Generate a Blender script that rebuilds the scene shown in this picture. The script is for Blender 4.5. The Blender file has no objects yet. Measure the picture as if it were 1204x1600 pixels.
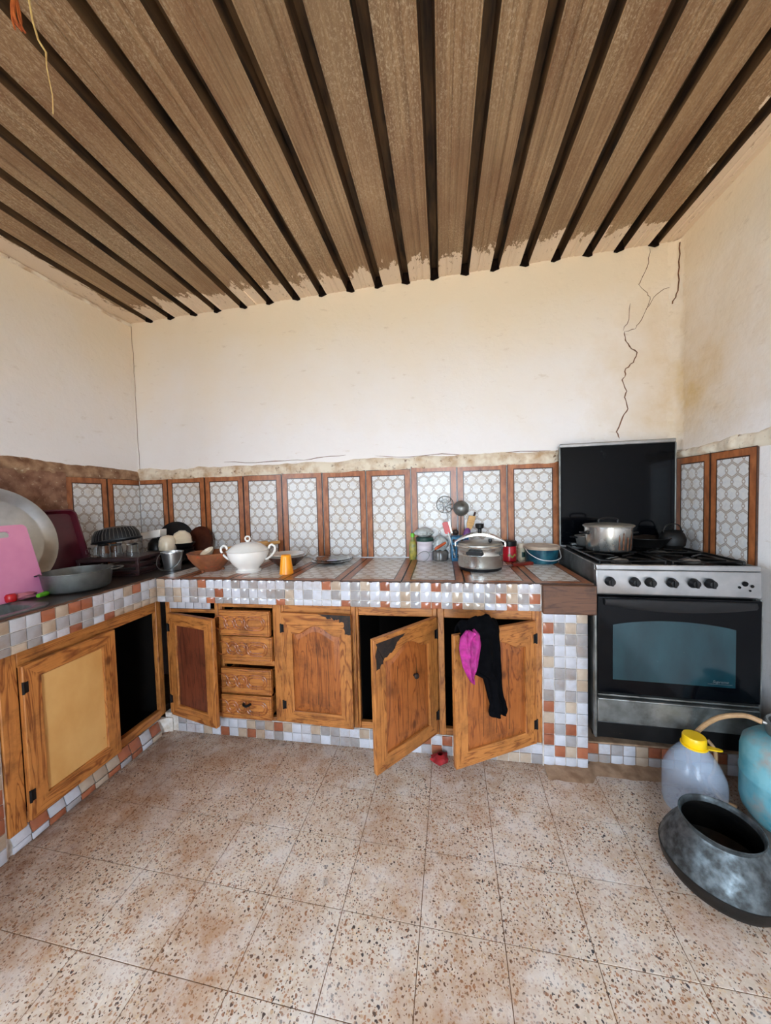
import bpy, bmesh, math, random
from mathutils import Matrix, Vector, noise as mnoise
PI = math.pi
random.seed(7)
scene = bpy.context.scene
C = scene.collection

# ------------------------------------------------------------------ camera
F_PX, IMW, IMH = 542.161, 1204, 1600
CAM = Vector((2.125, -2.168, 1.231))
yaw, pitch, roll = [math.radians(a) for a in (9.254, -2.357, -1.511)]
fw = Vector((-math.sin(yaw) * math.cos(pitch), math.cos(yaw) * math.cos(pitch), math.sin(pitch)))
r0 = Vector((math.cos(yaw), math.sin(yaw), 0))
u0 = r0.cross(fw)
rt = r0 * math.cos(roll) + u0 * math.sin(roll)
up = u0 * math.cos(roll) - r0 * math.sin(roll)
cd = bpy.data.cameras.new('camera')
cam = bpy.data.objects.new('camera', cd)
C.objects.link(cam)
cd.sensor_fit = 'VERTICAL'
cd.sensor_height = 36
cd.lens = F_PX * 36 / IMH
cd.clip_start = 0.02
M = Matrix.Identity(4)
for i in range(3):
    M[i][0], M[i][1], M[i][2], M[i][3] = rt[i], up[i], -fw[i], CAM[i]
cam.matrix_world = M
scene.camera = cam

# ------------------------------------------------------------------ daylight and exposure
w = bpy.data.worlds.new('daylight')
scene.world = w
w.use_nodes = True
wn = w.node_tree
bg = wn.nodes['Background']
bg.inputs[0].default_value = (0.68, 0.84, 1.0, 1)
bg.inputs[1].default_value = 22.0
scene.view_settings.view_transform = 'Standard'
scene.view_settings.look = 'None'
scene.view_settings.gamma = 1
scene.view_settings.use_curve_mapping = False
scene.view_settings.exposure = 0.12
scene.cycles.diffuse_bounces = 8
scene.cycles.max_bounces = 14
scene.cycles.transparent_max_bounces = 12
scene.cycles.sample_clamp_indirect = 8.0
scene.cycles.caustics_reflective = False
scene.cycles.caustics_refractive = False

# room: x 0..RX, y RY..0 (back wall at y = 0), floor z = 0
RX, RY = 3.415, -3.75
WIN = (-3.30, -2.15, 0.95, 2.05)     # window in the left wall: y0, y1, z0, z1
ADDED_DOOR = (1.75, 2.65, 0.0, 2.10)       # unseen doorway added behind the photographer for frontal light: x0, x1, z0, z1

def portal(name, loc, rot, sx, sy):
    ld = bpy.data.lights.new(name, 'AREA')
    ld.shape = 'RECTANGLE'
    ld.size, ld.size_y = sx, sy
    ld.cycles.is_portal = True
    o = bpy.data.objects.new(name, ld)
    o.location = loc
    o.rotation_euler = rot
    C.objects.link(o)
portal('window_daylight', (-0.10, (WIN[0] + WIN[1]) / 2, (WIN[2] + WIN[3]) / 2), (0, -PI / 2, 0), WIN[3] - WIN[2], WIN[1] - WIN[0])
portal('added_doorway_daylight', ((ADDED_DOOR[0] + ADDED_DOOR[1]) / 2, RY - 0.10, ADDED_DOOR[3] / 2), (PI / 2, 0, 0), ADDED_DOOR[1] - ADDED_DOOR[0], ADDED_DOOR[3])

# ------------------------------------------------------------------ material helpers
def S(r, g, b):
    def f(c):
        c /= 255.0
        return c / 12.92 if c <= 0.04045 else ((c + 0.055) / 1.055) ** 2.4
    return (f(r), f(g), f(b), 1.0)

class NT:
    """small wrapper for building node trees"""
    def __init__(s, name):
        s.m = bpy.data.materials.new(name)
        s.m.use_nodes = True
        s.t = s.m.node_tree
        s.b = s.t.nodes['Principled BSDF']
    def n(s, kind, **kw):
        nd = s.t.nodes.new(kind)
        for k, v in kw.items():
            setattr(nd, k, v)
        return nd
    def l(s, a, b):
        s.t.links.new(a, b)
    def val(s, sock, v):
        if hasattr(v, 'is_output') or isinstance(v, bpy.types.NodeSocket):
            s.l(v, sock)
        else:
            sock.default_value = v
    def coord(s, kind='Object', scale=(1, 1, 1), loc=(0, 0, 0), rot=(0, 0, 0)):
        if kind == 'World':
            o = s.n('ShaderNodeNewGeometry').outputs['Position']
        else:
            o = s.n('ShaderNodeTexCoord').outputs[kind]
        mp = s.n('ShaderNodeMapping')
        mp.inputs['Scale'].default_value = scale
        mp.inputs['Location'].default_value = loc
        mp.inputs['Rotation'].default_value = rot
        s.l(o, mp.inputs[0])
        return mp.outputs[0]
    def noise(s, vec, scale, detail=4, rough=0.55, dist=0.0):
        nd = s.n('ShaderNodeTexNoise')
        s.l(vec, nd.inputs['Vector'])
        nd.inputs['Scale'].default_value = scale
        nd.inputs['Detail'].default_value = detail
        nd.inputs['Roughness'].default_value = rough
        nd.inputs['Distortion'].default_value = dist
        return nd.outputs['Fac']
    def voro(s, vec, scale, feature='F1', rnd=1.0):
        nd = s.n('ShaderNodeTexVoronoi', feature=feature)
        s.l(vec, nd.inputs['Vector'])
        nd.inputs['Scale'].default_value = scale
        nd.inputs['Randomness'].default_value = rnd
        return nd
    def ramp(s, fac, stops, interp='LINEAR'):
        nd = s.n('ShaderNodeValToRGB')
        cr = nd.color_ramp
        cr.interpolation = interp
        while len(cr.elements) > 1:
            cr.elements.remove(cr.elements[-1])
        cr.elements[0].position = stops[0][0]
        cr.elements[0].color = stops[0][1] if not isinstance(stops[0][1], (int, float)) else (stops[0][1],) * 3 + (1,)
        for p, c in stops[1:]:
            e = cr.elements.new(p)
            e.color = c if not isinstance(c, (int, float)) else (c,) * 3 + (1,)
        s.l(fac, nd.inputs[0])
        return nd.outputs[0]
    def math(s, op, a, b=0.0, c=0.0, clamp=False):
        nd = s.n('ShaderNodeMath', operation=op, use_clamp=clamp)
        s.val(nd.inputs[0], a); s.val(nd.inputs[1], b); s.val(nd.inputs[2], c)
        return nd.outputs[0]
    def mix(s, fac, a, b, mode='MIX'):
        nd = s.n('ShaderNodeMix', data_type='RGBA', blend_type=mode)
        s.val(nd.inputs[0], fac); s.val(nd.inputs[6], a); s.val(nd.inputs[7], b)
        return nd.outputs[2]
    def sep(s, vec):
        nd = s.n('ShaderNodeSeparateXYZ')
        s.l(vec, nd.inputs[0])
        return nd.outputs
    def bump(s, h, strength=0.3, dist=0.01):
        nd = s.n('ShaderNodeBump')
        nd.inputs['Strength'].default_value = strength
        nd.inputs['Distance'].default_value = dist
        s.l(h, nd.inputs['Height'])
        s.l(nd.outputs[0], s.b.inputs['Normal'])
    def out(s, color=None, rough=0.5, metal=0.0, **kw):
        if color is not None:
            s.val(s.b.inputs['Base Color'], color)
        s.val(s.b.inputs['Roughness'], rough)
        s.val(s.b.inputs['Metallic'], metal)
        for k, v in kw.items():
            s.val(s.b.inputs[k.replace('_', ' ')], v)
        return s.m

MATS = {}
def pmat(name, c1, c2=None, scale=12, rough=0.5, metal=0.0, bump=0.0, stretch=(1, 1, 1), lo=0.35, hi=0.65, coord='Object', rough2=None, spots=None, **kw):
    """mottled material: two colours over noise, with optional third-colour grime spots"""
    t = NT(name)
    v = t.coord(coord, stretch)
    f = t.noise(v, scale, 5)
    col = t.ramp(f, [(lo, c1), (hi, c2 or c1)])
    if spots:
        sc, colr, th = spots[:3]
        soft = spots[3] if len(spots) > 3 else 0.10
        f2 = t.noise(v, sc, 6, 0.65)
        k = t.ramp(f2, [(th, 0.0), (th + soft, 1.0)])
        col = t.mix(k, col, colr)
    r = rough
    if rough2 is not None:
        r = t.ramp(f, [(lo, rough), (hi, rough2)])
    if bump:
        t.bump(f, bump, 0.004)
    MATS[name] = t.out(col, r, metal, **kw)
    return MATS[name]

# ------------------------------------------------------------------ mesh helpers
class MB:
    def __init__(s):
        s.v, s.f, s.m, s.cur = [], [], [], 0
    def add(s, verts, faces, mi=None):
        b = len(s.v)
        s.v += [tuple(v) for v in verts]
        for f in faces:
            s.f.append(tuple(i + b for i in f))
            s.m.append(s.cur if mi is None else mi)
        return s
    def box(s, a, b, mi=None):
        x0, y0, z0 = a; x1, y1, z1 = b
        return s.add([(x0, y0, z0), (x1, y0, z0), (x1, y1, z0), (x0, y1, z0), (x0, y0, z1), (x1, y0, z1), (x1, y1, z1), (x0, y1, z1)],
                     [(0, 3, 2, 1), (4, 5, 6, 7), (0, 1, 5, 4), (1, 2, 6, 5), (2, 3, 7, 6), (3, 0, 4, 7)], mi)
    def lathe(s, prof, seg=32, c=(0, 0, 0), sx=1, sy=1, mi=None, mat=None):
        vs, fs = [], []
        rings = []
        for r, z in prof:
            if r < 1e-5:
                vs.append((0, 0, z)); rings.append([len(vs) - 1])
            else:
                rings.append(list(range(len(vs), len(vs) + seg)))
                for k in range(seg):
                    a = 2 * PI * k / seg
                    vs.append((r * math.cos(a) * sx, r * math.sin(a) * sy, z))
        for A, B in zip(rings, rings[1:]):
            for k in range(seg):
                k2 = (k + 1) % seg
                if len(A) == 1 and len(B) == 1: continue
                if len(A) == 1: fs.append((A[0], B[k2], B[k]))
                elif len(B) == 1: fs.append((A[k], A[k2], B[0]))
                else: fs.append((A[k], A[k2], B[k2], B[k]))
        if mat is not None:
            vs = [tuple(mat @ Vector(v)) for v in vs]
        vs = [(x + c[0], y + c[1], z + c[2]) for x, y, z in vs]
        return s.add(vs, fs, mi)
    def tube(s, pts, r, seg=8, closed=False, mi=None, cap=True, flat=1.0):
        pts = [Vector(p) for p in pts]
        n = len(pts)
        rs = r if isinstance(r, (list, tuple)) else [r] * n
        vs, fs = [], []
        prev = None
        for i, p in enumerate(pts):
            a = pts[(i - 1) % n] if (closed or i > 0) else p
            b = pts[(i + 1) % n] if (closed or i < n - 1) else p
            t = (b - a).normalized()
            if prev is None:
                ref = Vector((0, 0, 1)) if abs(t.z) < 0.9 else Vector((1, 0, 0))
                nx = t.cross(ref).normalized()
            else:
                nx = (prev - t * prev.dot(t)).normalized()
            prev = nx
            ny = t.cross(nx)
            for k in range(seg):
                an = 2 * PI * k / seg
                vs.append(p + nx * math.cos(an) * rs[i] + ny * math.sin(an) * rs[i] * flat)
        for i in range(n if closed else n - 1):
            j = (i + 1) % n
            for k in range(seg):
                k2 = (k + 1) % seg
                fs.append((i * seg + k, i * seg + k2, j * seg + k2, j * seg + k))
        if cap and not closed:
            fs.append(tuple(range(seg - 1, -1, -1)))
            fs.append(tuple((n - 1) * seg + k for k in range(seg)))
        return s.add(vs, fs, mi)
    def prism(s, poly, d0, d1, axis='y', mi=None):
        """extrude a 2D polygon; axis y: poly is (x,z); x: (y,z); z: (x,y)"""
        def P(p, d):
            return {'y': (p[0], d, p[1]), 'x': (d, p[0], p[1]), 'z': (p[0], p[1], d)}[axis]
        n = len(poly)
        vs = [P(p, d0) for p in poly] + [P(p, d1) for p in poly]
        fs = [tuple(range(n)), tuple(range(2 * n - 1, n - 1, -1))] + [(i, (i + 1) % n + 0, (i + 1) % n + n, i + n) for i in range(n)]
        return s.add(vs, fs, mi)
    def grid(s, fn, nu, nv, mi=None):
        vs = [fn(i / nu, j / nv) for j in range(nv + 1) for i in range(nu + 1)]
        fs = [(j * (nu + 1) + i, j * (nu + 1) + i + 1, (j + 1) * (nu + 1) + i + 1, (j + 1) * (nu + 1) + i) for j in range(nv) for i in range(nu)]
        return s.add(vs, fs, mi)
    def loft(s, loops, closed=True, cap=(False, False), mi=None):
        n = len(loops[0])
        vs = [p for L in loops for p in L]
        fs = []
        for j in range(len(loops) - 1):
            for i in range(n if closed else n - 1):
                i2 = (i + 1) % n
                fs.append((j * n + i, j * n + i2, (j + 1) * n + i2, (j + 1) * n + i))
        if cap[0]: fs.append(tuple(range(n - 1, -1, -1)))
        if cap[1]: fs.append(tuple((len(loops) - 1) * n + i for i in range(n)))
        return s.add(vs, fs, mi)
    def xf(s, mat):
        s.v = [tuple(mat @ Vector(v)) for v in s.v]
        return s
    def mesh(s, name, mats, smooth=35, fix=True):
        me = bpy.data.meshes.new(name)
        me.from_pydata(s.v, [], s.f)
        for m in (mats if isinstance(mats, (list, tuple)) else [mats]):
            me.materials.append(m)
        for p, mi in zip(me.polygons, s.m):
            p.material_index = mi
        if fix:
            bm = bmesh.new(); bm.from_mesh(me)
            bmesh.ops.recalc_face_normals(bm, faces=bm.faces)
            bm.to_mesh(me); bm.free()
        if smooth:
            for p in me.polygons: p.use_smooth = True
            me.set_sharp_from_angle(angle=math.radians(smooth))
        me.update()
        return me

WM = {}      # world matrices of things built so far
def thing(name, label=None, cat=None, loc=(0, 0, 0), rz=0.0, group=None, kind=None, rot=None):
    o = bpy.data.objects.new(name, None)
    o.empty_display_size = 0.05
    C.objects.link(o)
    o.location = loc
    o.rotation_euler = rot if rot else (0, 0, rz)
    WM[o.name] = Matrix.Translation(loc) @ (o.rotation_euler.to_matrix().to_4x4())
    return tag(o, label, cat, group, kind)
def tag(o, label=None, cat=None, group=None, kind=None):
    if label: o['label'] = label
    if cat: o['category'] = cat
    if group: o['group'] = group
    if kind: o['kind'] = kind
    return o
def part(name, mb, mats, parent=None, world=False, bevel=0.0, smooth=35, seg=2, label=None, kind=None, fix=True):
    """link the collected geometry as one mesh object; world=True: vertices were given in world space"""
    me = mb.mesh(name, mats, smooth, fix)
    o = bpy.data.objects.new(name, me)
    C.objects.link(o)
    if parent is not None:
        o.parent = parent
        WM[o.name] = WM[parent.name]
        if world:
            me.transform(WM[parent.name].inverted())
    else:
        WM[o.name] = Matrix.Identity(4)
    if bevel:
        b = o.modifiers.new('bevel', 'BEVEL')
        b.width = bevel; b.segments = seg; b.limit_method = 'ANGLE'; b.angle_limit = math.radians(40)
        b.harden_normals = False
    if label: o['label'] = label
    if kind: o['kind'] = kind
    return o
def rebase(o, base):
    """move the origin of a one-mesh top-level thing to its base"""
    o.data.transform(Matrix.Translation(-Vector(base)))
    o.location = base
    WM[o.name] = Matrix.Translation(base)
    return o
def piece(name, me, parent, loc, rot=(0, 0, 0), scale=(1, 1, 1)):
    o = bpy.data.objects.new(name, me)
    C.objects.link(o)
    o.parent = parent
    o.location = WM[parent.name].inverted() @ Vector(loc)
    o.rotation_euler = rot
    o.scale = scale
    WM[o.name] = Matrix.Translation(loc)
    return o
def fbm(x, y, z=0.0, o=4):
    return mnoise.fractal(Vector((x, y, z)), 1.0, 2.0, o, noise_basis='PERLIN_ORIGINAL')
def arc(c, r, a0, a1, n):
    return [(c[0] + r * math.cos(a0 + (a1 - a0) * i / n), c[1] + r * math.sin(a0 + (a1 - a0) * i / n)) for i in range(n + 1)]
def rrect(x0, y0, x1, y1, r, n=5):
    return (arc((x1 - r, y0 + r), r, -PI / 2, 0, n) + arc((x1 - r, y1 - r), r, 0, PI / 2, n) + arc((x0 + r, y1 - r), r, PI / 2, PI, n) + arc((x0 + r, y0 + r), r, PI, 1.5 * PI, n))
def spline(pts, n=8):
    """catmull-rom through 3D points"""
    P = [Vector(p) for p in pts]
    P = [P[0] * 2 - P[1]] + P + [P[-1] * 2 - P[-2]]
    out = []
    for i in range(1, len(P) - 2):
        for k in range(n):
            t = k / n
            a, b, c, d = P[i - 1], P[i], P[i + 1], P[i + 2]
            out.append(0.5 * ((2 * b) + (c - a) * t + (2 * a - 5 * b + 4 * c - d) * t * t + (3 * b - a - 3 * c + d) * t ** 3))
    out.append(P[-2])
    return out

# ------------------------------------------------------------------ materials
# walls: old cream limewash with a creamier tint towards the roof and a cooking stain in the stove corner
def wall_mat():
    t = NT('limewash')
    v = t.coord('World')
    big = t.noise(v, 1.3, 4, 0.6)
    col = t.ramp(big, [(0.3, S(240, 236, 236)), (0.7, S(235, 229, 226))])
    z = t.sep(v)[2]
    # tint turning creamier with height, broken by noise
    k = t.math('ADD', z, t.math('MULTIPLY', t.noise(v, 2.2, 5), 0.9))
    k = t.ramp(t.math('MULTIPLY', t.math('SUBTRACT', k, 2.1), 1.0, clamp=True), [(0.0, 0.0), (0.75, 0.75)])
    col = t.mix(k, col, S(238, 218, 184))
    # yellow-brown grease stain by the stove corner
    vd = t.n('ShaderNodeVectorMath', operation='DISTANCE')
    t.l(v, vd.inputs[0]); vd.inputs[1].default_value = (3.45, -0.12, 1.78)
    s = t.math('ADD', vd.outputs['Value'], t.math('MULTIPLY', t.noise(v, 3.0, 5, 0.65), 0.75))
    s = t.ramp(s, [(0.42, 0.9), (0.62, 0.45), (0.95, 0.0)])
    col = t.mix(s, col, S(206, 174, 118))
    # small dirty scuffs
    g = t.noise(t.coord('World', (1, 1, 3)), 9, 8, 0.7)
    g = t.ramp(g, [(0.60, 0.0), (0.74, 0.4)])
    col = t.mix(g, col, S(176, 148, 112))
    h = t.math('ADD', t.noise(v, 7, 6, 0.6), t.math('MULTIPLY', t.noise(v, 45, 4), 0.18))
    t.bump(h, 0.35, 0.02)
    return t.out(col, 0.85)
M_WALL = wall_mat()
M_PLASTER = pmat('rough_plaster', S(232, 220, 200), S(186, 152, 116), 14, 0.95, bump=0.8, coord='World', spots=(30, S(112, 74, 48), 0.60), lo=0.42, hi=0.72)
M_PLASTERD = pmat('dirty_plaster', S(176, 142, 112), S(120, 84, 60), 16, 0.95, bump=0.8, coord='World', spots=(30, S(206, 186, 160), 0.60, 0.1))
M_ADOBE = pmat('bare_adobe', S(118, 80, 60), S(156, 116, 92), 22, 0.95, bump=1.0, coord='World', spots=(48, S(196, 172, 146), 0.60, 0.12))
M_CRACK = pmat('crack_shadow', S(132, 92, 62), S(96, 62, 42), 60, 1.0)
M_CONC = pmat('dusty_concrete', S(158, 128, 102), S(122, 92, 68), 20, 0.9, bump=0.5, coord='World')

def terrazzo():
    t = NT('terrazzo')
    v = t.coord('World')
    base = t.ramp(t.noise(v, 60, 4), [(0.35, S(222, 210, 198)), (0.65, S(206, 190, 172))])
    oi = t.n('ShaderNodeObjectInfo').outputs['Random']
    base = t.mix(t.math('MULTIPLY', oi, 0.3), base, S(204, 178, 150))
    def chips(vec, scale, th, stops, col):
        vo = t.voro(vec, scale)
        m = t.math('LESS_THAN', vo.outputs['Distance'], th)
        pick = t.sep(vo.outputs['Color'])
        m = t.math('MULTIPLY', m, t.math('LESS_THAN', pick[1], 0.92))
        return t.mix(m, col, t.ramp(pick[0], stops, 'CONSTANT'))
    warp = t.n('ShaderNodeVectorMath', operation='ADD')
    nz = t.n('ShaderNodeTexNoise'); nz.inputs['Scale'].default_value = 70
    t.l(v, nz.inputs['Vector'])
    sc = t.n('ShaderNodeVectorMath', operation='SCALE'); sc.inputs['Scale'].default_value = 0.012
    t.l(nz.outputs['Color'], sc.inputs[0])
    t.l(v, warp.inputs[0]); t.l(sc.outputs[0], warp.inputs[1])
    wv = warp.outputs[0]
    rng = [(0.0, S(66, 56, 54)), (0.13, S(222, 206, 186)), (0.36, S(146, 100, 74)), (0.52, S(214, 190, 160)), (0.66, S(56, 52, 58)), (0.71, S(178, 134, 106)), (0.88, S(196, 168, 140))]
    col = chips(wv, 98, 0.36, rng, base)
    col = chips(wv, 165, 0.34, [(0.0, S(60, 52, 50)), (0.24, S(168, 130, 106)), (0.5, S(222, 206, 188)), (0.75, S(146, 112, 92))], col)
    # tracked-in brown dirt, broken up
    d = t.ramp(t.noise(v, 2.6, 7, 0.7), [(0.47, 0.0), (0.66, 0.62)])
    col = t.mix(d, col, S(162, 112, 70))
    d2 = t.ramp(t.noise(v, 17, 6, 0.7), [(0.50, 0.0), (0.70, 0.55)])
    col = t.mix(d2, col, S(176, 132, 92))
    wb = t.ramp(t.noise(v, 7.5, 6, 0.7), [(0.50, 0.0), (0.66, 0.55)])
    col = t.mix(wb, col, S(230, 224, 220))
    # mud brought together along the foot of the cupboards
    x, y, _ = t.sep(v)
    e1 = t.math('SUBTRACT', 1.0, t.math('MULTIPLY', t.math('SUBTRACT', x, 0.56), 2.0), clamp=True)
    e2 = t.math('SUBTRACT', 1.0, t.math('MULTIPLY', t.math('SUBTRACT', -0.52, y), 5.5), clamp=True)
    e = t.math('MAXIMUM', e1, t.math('MULTIPLY', e2, 0.7))
    e = t.math('MULTIPLY', e, t.ramp(t.noise(v, 9, 7, 0.7), [(0.30, 0.1), (0.58, 1.0)]))
    col = t.mix(t.math('MULTIPLY', e, 0.9), col, S(112, 68, 38))
    # dark spills
    sp = t.ramp(t.noise(v, 6.5, 2, 0.4), [(0.735, 0.0), (0.76, 0.55)])
    col = t.mix(sp, col, S(74, 54, 44))
    t.bump(t.noise(v, 30, 4), 0.12, 0.004)
    return t.out(col, t.ramp(t.noise(v, 5, 4), [(0.3, 0.42), (0.7, 0.62)]))
M_TERR = terrazzo()
M_GROUT = pmat('floor_grout', S(132, 98, 72), S(104, 74, 54), 25, 0.95, coord='World')

def roof_mat():
    t = NT('tarnished_sheet_metal')
    v = t.coord('World')
    base = t.ramp(t.noise(t.coord('World', (60, 0.10, 60)), 2, 3, 0.6), [(0.3, S(136, 106, 76)), (0.7, S(188, 156, 118))])
    big = t.ramp(t.noise(v, 1.1, 4, 0.6), [(0.35, 0.0), (0.7, 0.6)])
    base = t.mix(big, base, S(128, 106, 82))
    # frosty zinc spangle
    sp = t.noise(t.coord('World', (1, 0.55, 1)), 170, 4, 0.8)
    sp = t.ramp(sp, [(0.50, 0.0), (0.62, 1.0)])
    sp = t.math('MULTIPLY', sp, t.ramp(t.noise(v, 1.7, 4), [(0.36, 0.1), (0.60, 0.95)]))
    col = t.mix(sp, base, S(204, 182, 152))
    rust = t.ramp(t.noise(t.coord('World', (2, 0.7, 2)), 1.6, 7, 0.7), [(0.46, 0.0), (0.72, 0.75)])
    col = t.mix(rust, col, S(112, 68, 38))
    # limewash slopped onto the sheet where it meets the walls
    x, y, _ = t.sep(v)
    nz = t.noise(t.coord('World', (1.6, 0.7, 1)), 9, 6, 0.7)
    a = t.math('ADD', y, t.math('MULTIPLY', nz, 0.46))
    b = t.math('SUBTRACT', t.math('MULTIPLY', nz, 0.42), t.math('MULTIPLY', x, 1.3))
    b2 = t.math('ADD', t.math('SUBTRACT', x, RX), t.math('MULTIPLY', nz, 0.30))
    k = t.math('MAXIMUM', t.math('GREATER_THAN', a, 0.06), t.math('MAXIMUM', t.math('GREATER_THAN', b, 0.05), t.math('GREATER_THAN', b2, 0.0)))
    brk = t.ramp(t.noise(t.coord('World', (3, 1, 1)), 22, 6, 0.7), [(0.30, 0.0), (0.40, 1.0)])
    k = t.math('MULTIPLY', k, brk)
    col = t.mix(k, col, S(226, 206, 182))
    rough = t.math('ADD', t.math('MULTIPLY', k, 0.4), 0.48)
    met = t.math('MULTIPLY', t.math('SUBTRACT', 1.0, k), 0.35)
    t.bump(t.math('ADD', t.noise(t.coord('World', (60, 0.1, 60)), 3, 3), t.math('MULTIPLY', t.noise(v, 160, 3), 0.4)), 0.2, 0.003)
    return t.out(col, rough, met)
M_ROOF = roof_mat()
M_RIB = pmat('dark_rib_metal', S(108, 80, 52), S(40, 29, 20), 7, 0.65, 0.3, coord='World', stretch=(4, 0.6, 4))  # ribs in a darker brown than the pans

# printed wall tile: wood-grain border and hexagon net
def hex_tile():
    t = NT('hexagon_net_print')
    uv = t.n('ShaderNodeTexCoord').outputs['UV']
    sx, sy, _ = t.sep(uv)
    a = 0.061
    X = t.math('ADD', t.math('DIVIDE', sx, a), 50.0)
    Y = t.math('ADD', t.math('DIVIDE', sy, a), 50.0)
    r3 = 1.7320508
    ax = t.math('SUBTRACT', t.math('MODULO', X, 1.0), 0.5)
    ay = t.math('SUBTRACT', t.math('MODULO', Y, r3), r3 / 2)
    bx = t.math('SUBTRACT', t.math('MODULO', t.math('ADD', X, 0.5), 1.0), 0.5)
    by = t.math('SUBTRACT', t.math('MODULO', t.math('ADD', Y, r3 / 2), r3), r3 / 2)
    da = t.math('ADD', t.math('MULTIPLY', ax, ax), t.math('MULTIPLY', ay, ay))
    db = t.math('ADD', t.math('MULTIPLY', bx, bx), t.math('MULTIPLY', by, by))
    sel = t.math('LESS_THAN', da, db)
    def pick(p, q):
        return t.math('ABSOLUTE', t.math('ADD', t.math('MULTIPLY', p, sel), t.math('MULTIPLY', q, t.math('SUBTRACT', 1.0, sel))))
    gx, gy = pick(ax, bx), pick(ay, by)
    hd = t.math('MAXIMUM', gx, t.math('ADD', t.math('MULTIPLY', gx, 0.5), t.math('MULTIPLY', gy, 0.8660254)))
    e = t.math('SUBTRACT', 0.5, hd)                      # 0 on the edge, 0.5 in the middle
    line = t.ramp(e, [(0.0, 0.55), (0.02, 0.55), (0.035, 1.0), (0.085, 1.0), (0.10, 0.0)])
    cx = t.math('SUBTRACT', gx, 0.5)
    cdist = t.math('SQRT', t.math('ADD', t.math('MULTIPLY', cx, cx), t.math('MULTIPLY', gy, gy)))
    ringm = t.ramp(cdist, [(0.0, 0.0), (0.075, 0.0), (0.09, 1.0), (0.15, 1.0), (0.165, 0.0)])
    inner = t.math('LESS_THAN', cdist, 0.16)
    net = t.math('ADD', t.math('MULTIPLY', line, t.math('SUBTRACT', 1.0, inner)), t.math('MULTIPLY', ringm, inner), clamp=True)
    v = t.coord('World')
    fill = t.ramp(t.noise(v, 70, 3), [(0.3, S(212, 212, 214)), (0.7, S(228, 226, 222))])
    col = t.mix(t.math('MULTIPLY', net, 0.74), fill, S(150, 126, 104))
    d = t.ramp(t.noise(v, 5, 6, 0.65), [(0.54, 0.0), (0.75, 0.55)])
    col = t.mix(d, col, S(186, 156, 112))
    return t.out(col, 0.30, 0.0, Specular_IOR_Level=0.4)
M_HEX = hex_tile()
M_BORD = pmat('tile_border_print', S(178, 110, 66), S(138, 80, 46), 45, 0.32, coord='World', stretch=(1, 1, 0.4))
M_LINE = pmat('tile_dark_line', S(62, 32, 22), S(48, 26, 18), 40, 0.3)
M_TSIDE = pmat('tile_edge', S(84, 54, 38), S(60, 38, 28), 40, 0.7)

def mosaic(name, c1, c2):
    t = NT(name)
    v = t.coord('World')
    oi = t.n('ShaderNodeObjectInfo').outputs['Random']
    f = t.math('ADD', t.math('MULTIPLY', t.noise(v, 35, 4), 0.7), t.math('MULTIPLY', oi, 0.4))
    col = t.ramp(f, [(0.3, c1), (0.8, c2)])
    d = t.ramp(t.noise(v, 7, 7, 0.7), [(0.52, 0.0), (0.72, 0.5)])
    col = t.mix(d, col, S(140, 104, 76))
    return t.out(col, 0.12, 0.0)
M_MOS = [mosaic('mosaic_pale', S(192, 192, 200), S(176, 174, 178)), mosaic('mosaic_grey', S(158, 154, 156), S(140, 132, 128)),
         mosaic('mosaic_beige', S(182, 164, 146), S(160, 138, 118)), mosaic('mosaic_terracotta', S(164, 98, 70), S(134, 76, 54))]
M_MGR = pmat('mosaic_grout', S(224, 218, 212), S(186, 170, 154), 30, 0.8, coord='World')

def wood(name, c1, c2, c3, axis='z', rough=0.42, knots=True, grime=0.5):
    t = NT(name)
    st = {'z': (1, 1, 0.10), 'x': (0.10, 1, 1), 'y': (1, 0.10, 1)}[axis]
    oi = t.n('ShaderNodeObjectInfo').outputs['Random']
    cmb = t.n('ShaderNodeVectorMath', operation='ADD')
    t.l(t.coord('Object', st), cmb.inputs[0])
    cv = t.n('ShaderNodeCombineXYZ')
    t.l(t.math('MULTIPLY', oi, 9.0), cv.inputs[0]); t.l(t.math('MULTIPLY', oi, 5.0), cv.inputs[1])
    t.l(cv.outputs[0], cmb.inputs[1])
    v = cmb.outputs[0]
    n1 = t.noise(v, 18, 3, 0.5, 1.2)
    rings = t.math('FRACT', t.math('MULTIPLY', n1, 7.0))
    rings = t.math('ABSOLUTE', t.math('SUBTRACT', rings, 0.5))
    col = t.ramp(rings, [(0.0, c2), (0.18, c1), (0.5, c1)])
    fine = t.noise(v, 120, 4, 0.6)
    col = t.mix(t.ramp(fine, [(0.4, 0.0), (0.7, 0.35)]), col, c2)
    g = t.noise(t.coord('World'), 8, 7, 0.7)
    g = t.ramp(g, [(0.49, 0.0), (0.72, grime * 1.3)])
    col = t.mix(g, col, c3)
    if knots:
        vo = t.voro(t.coord('World', (1, 1, 0.7)), 5.5)
        k = t.ramp(vo.outputs['Distance'], [(0.0, 0.9), (0.055, 0.8), (0.10, 0.0)])
        col = t.mix(k, col, S(82, 40, 18))
    t.bump(t.math('ADD', fine, rings), 0.12, 0.002)
    return t.out(col, rough)
PINE = (S(186, 120, 60), S(124, 66, 28), S(62, 32, 17))
M_WZ = wood('pine_upright', *PINE, 'z')
M_WX = wood('pine_level', *PINE, 'x')
M_WY = wood('pine_level_side', *PINE, 'y')
M_WP = wood('pine_panel', S(166, 96, 46), S(112, 56, 25), S(64, 32, 17), 'z', 0.36)
M_WDARK = wood('dark_stained_board', S(110, 56, 36), S(78, 36, 24), S(56, 28, 20), 'z', 0.4, False)
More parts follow.
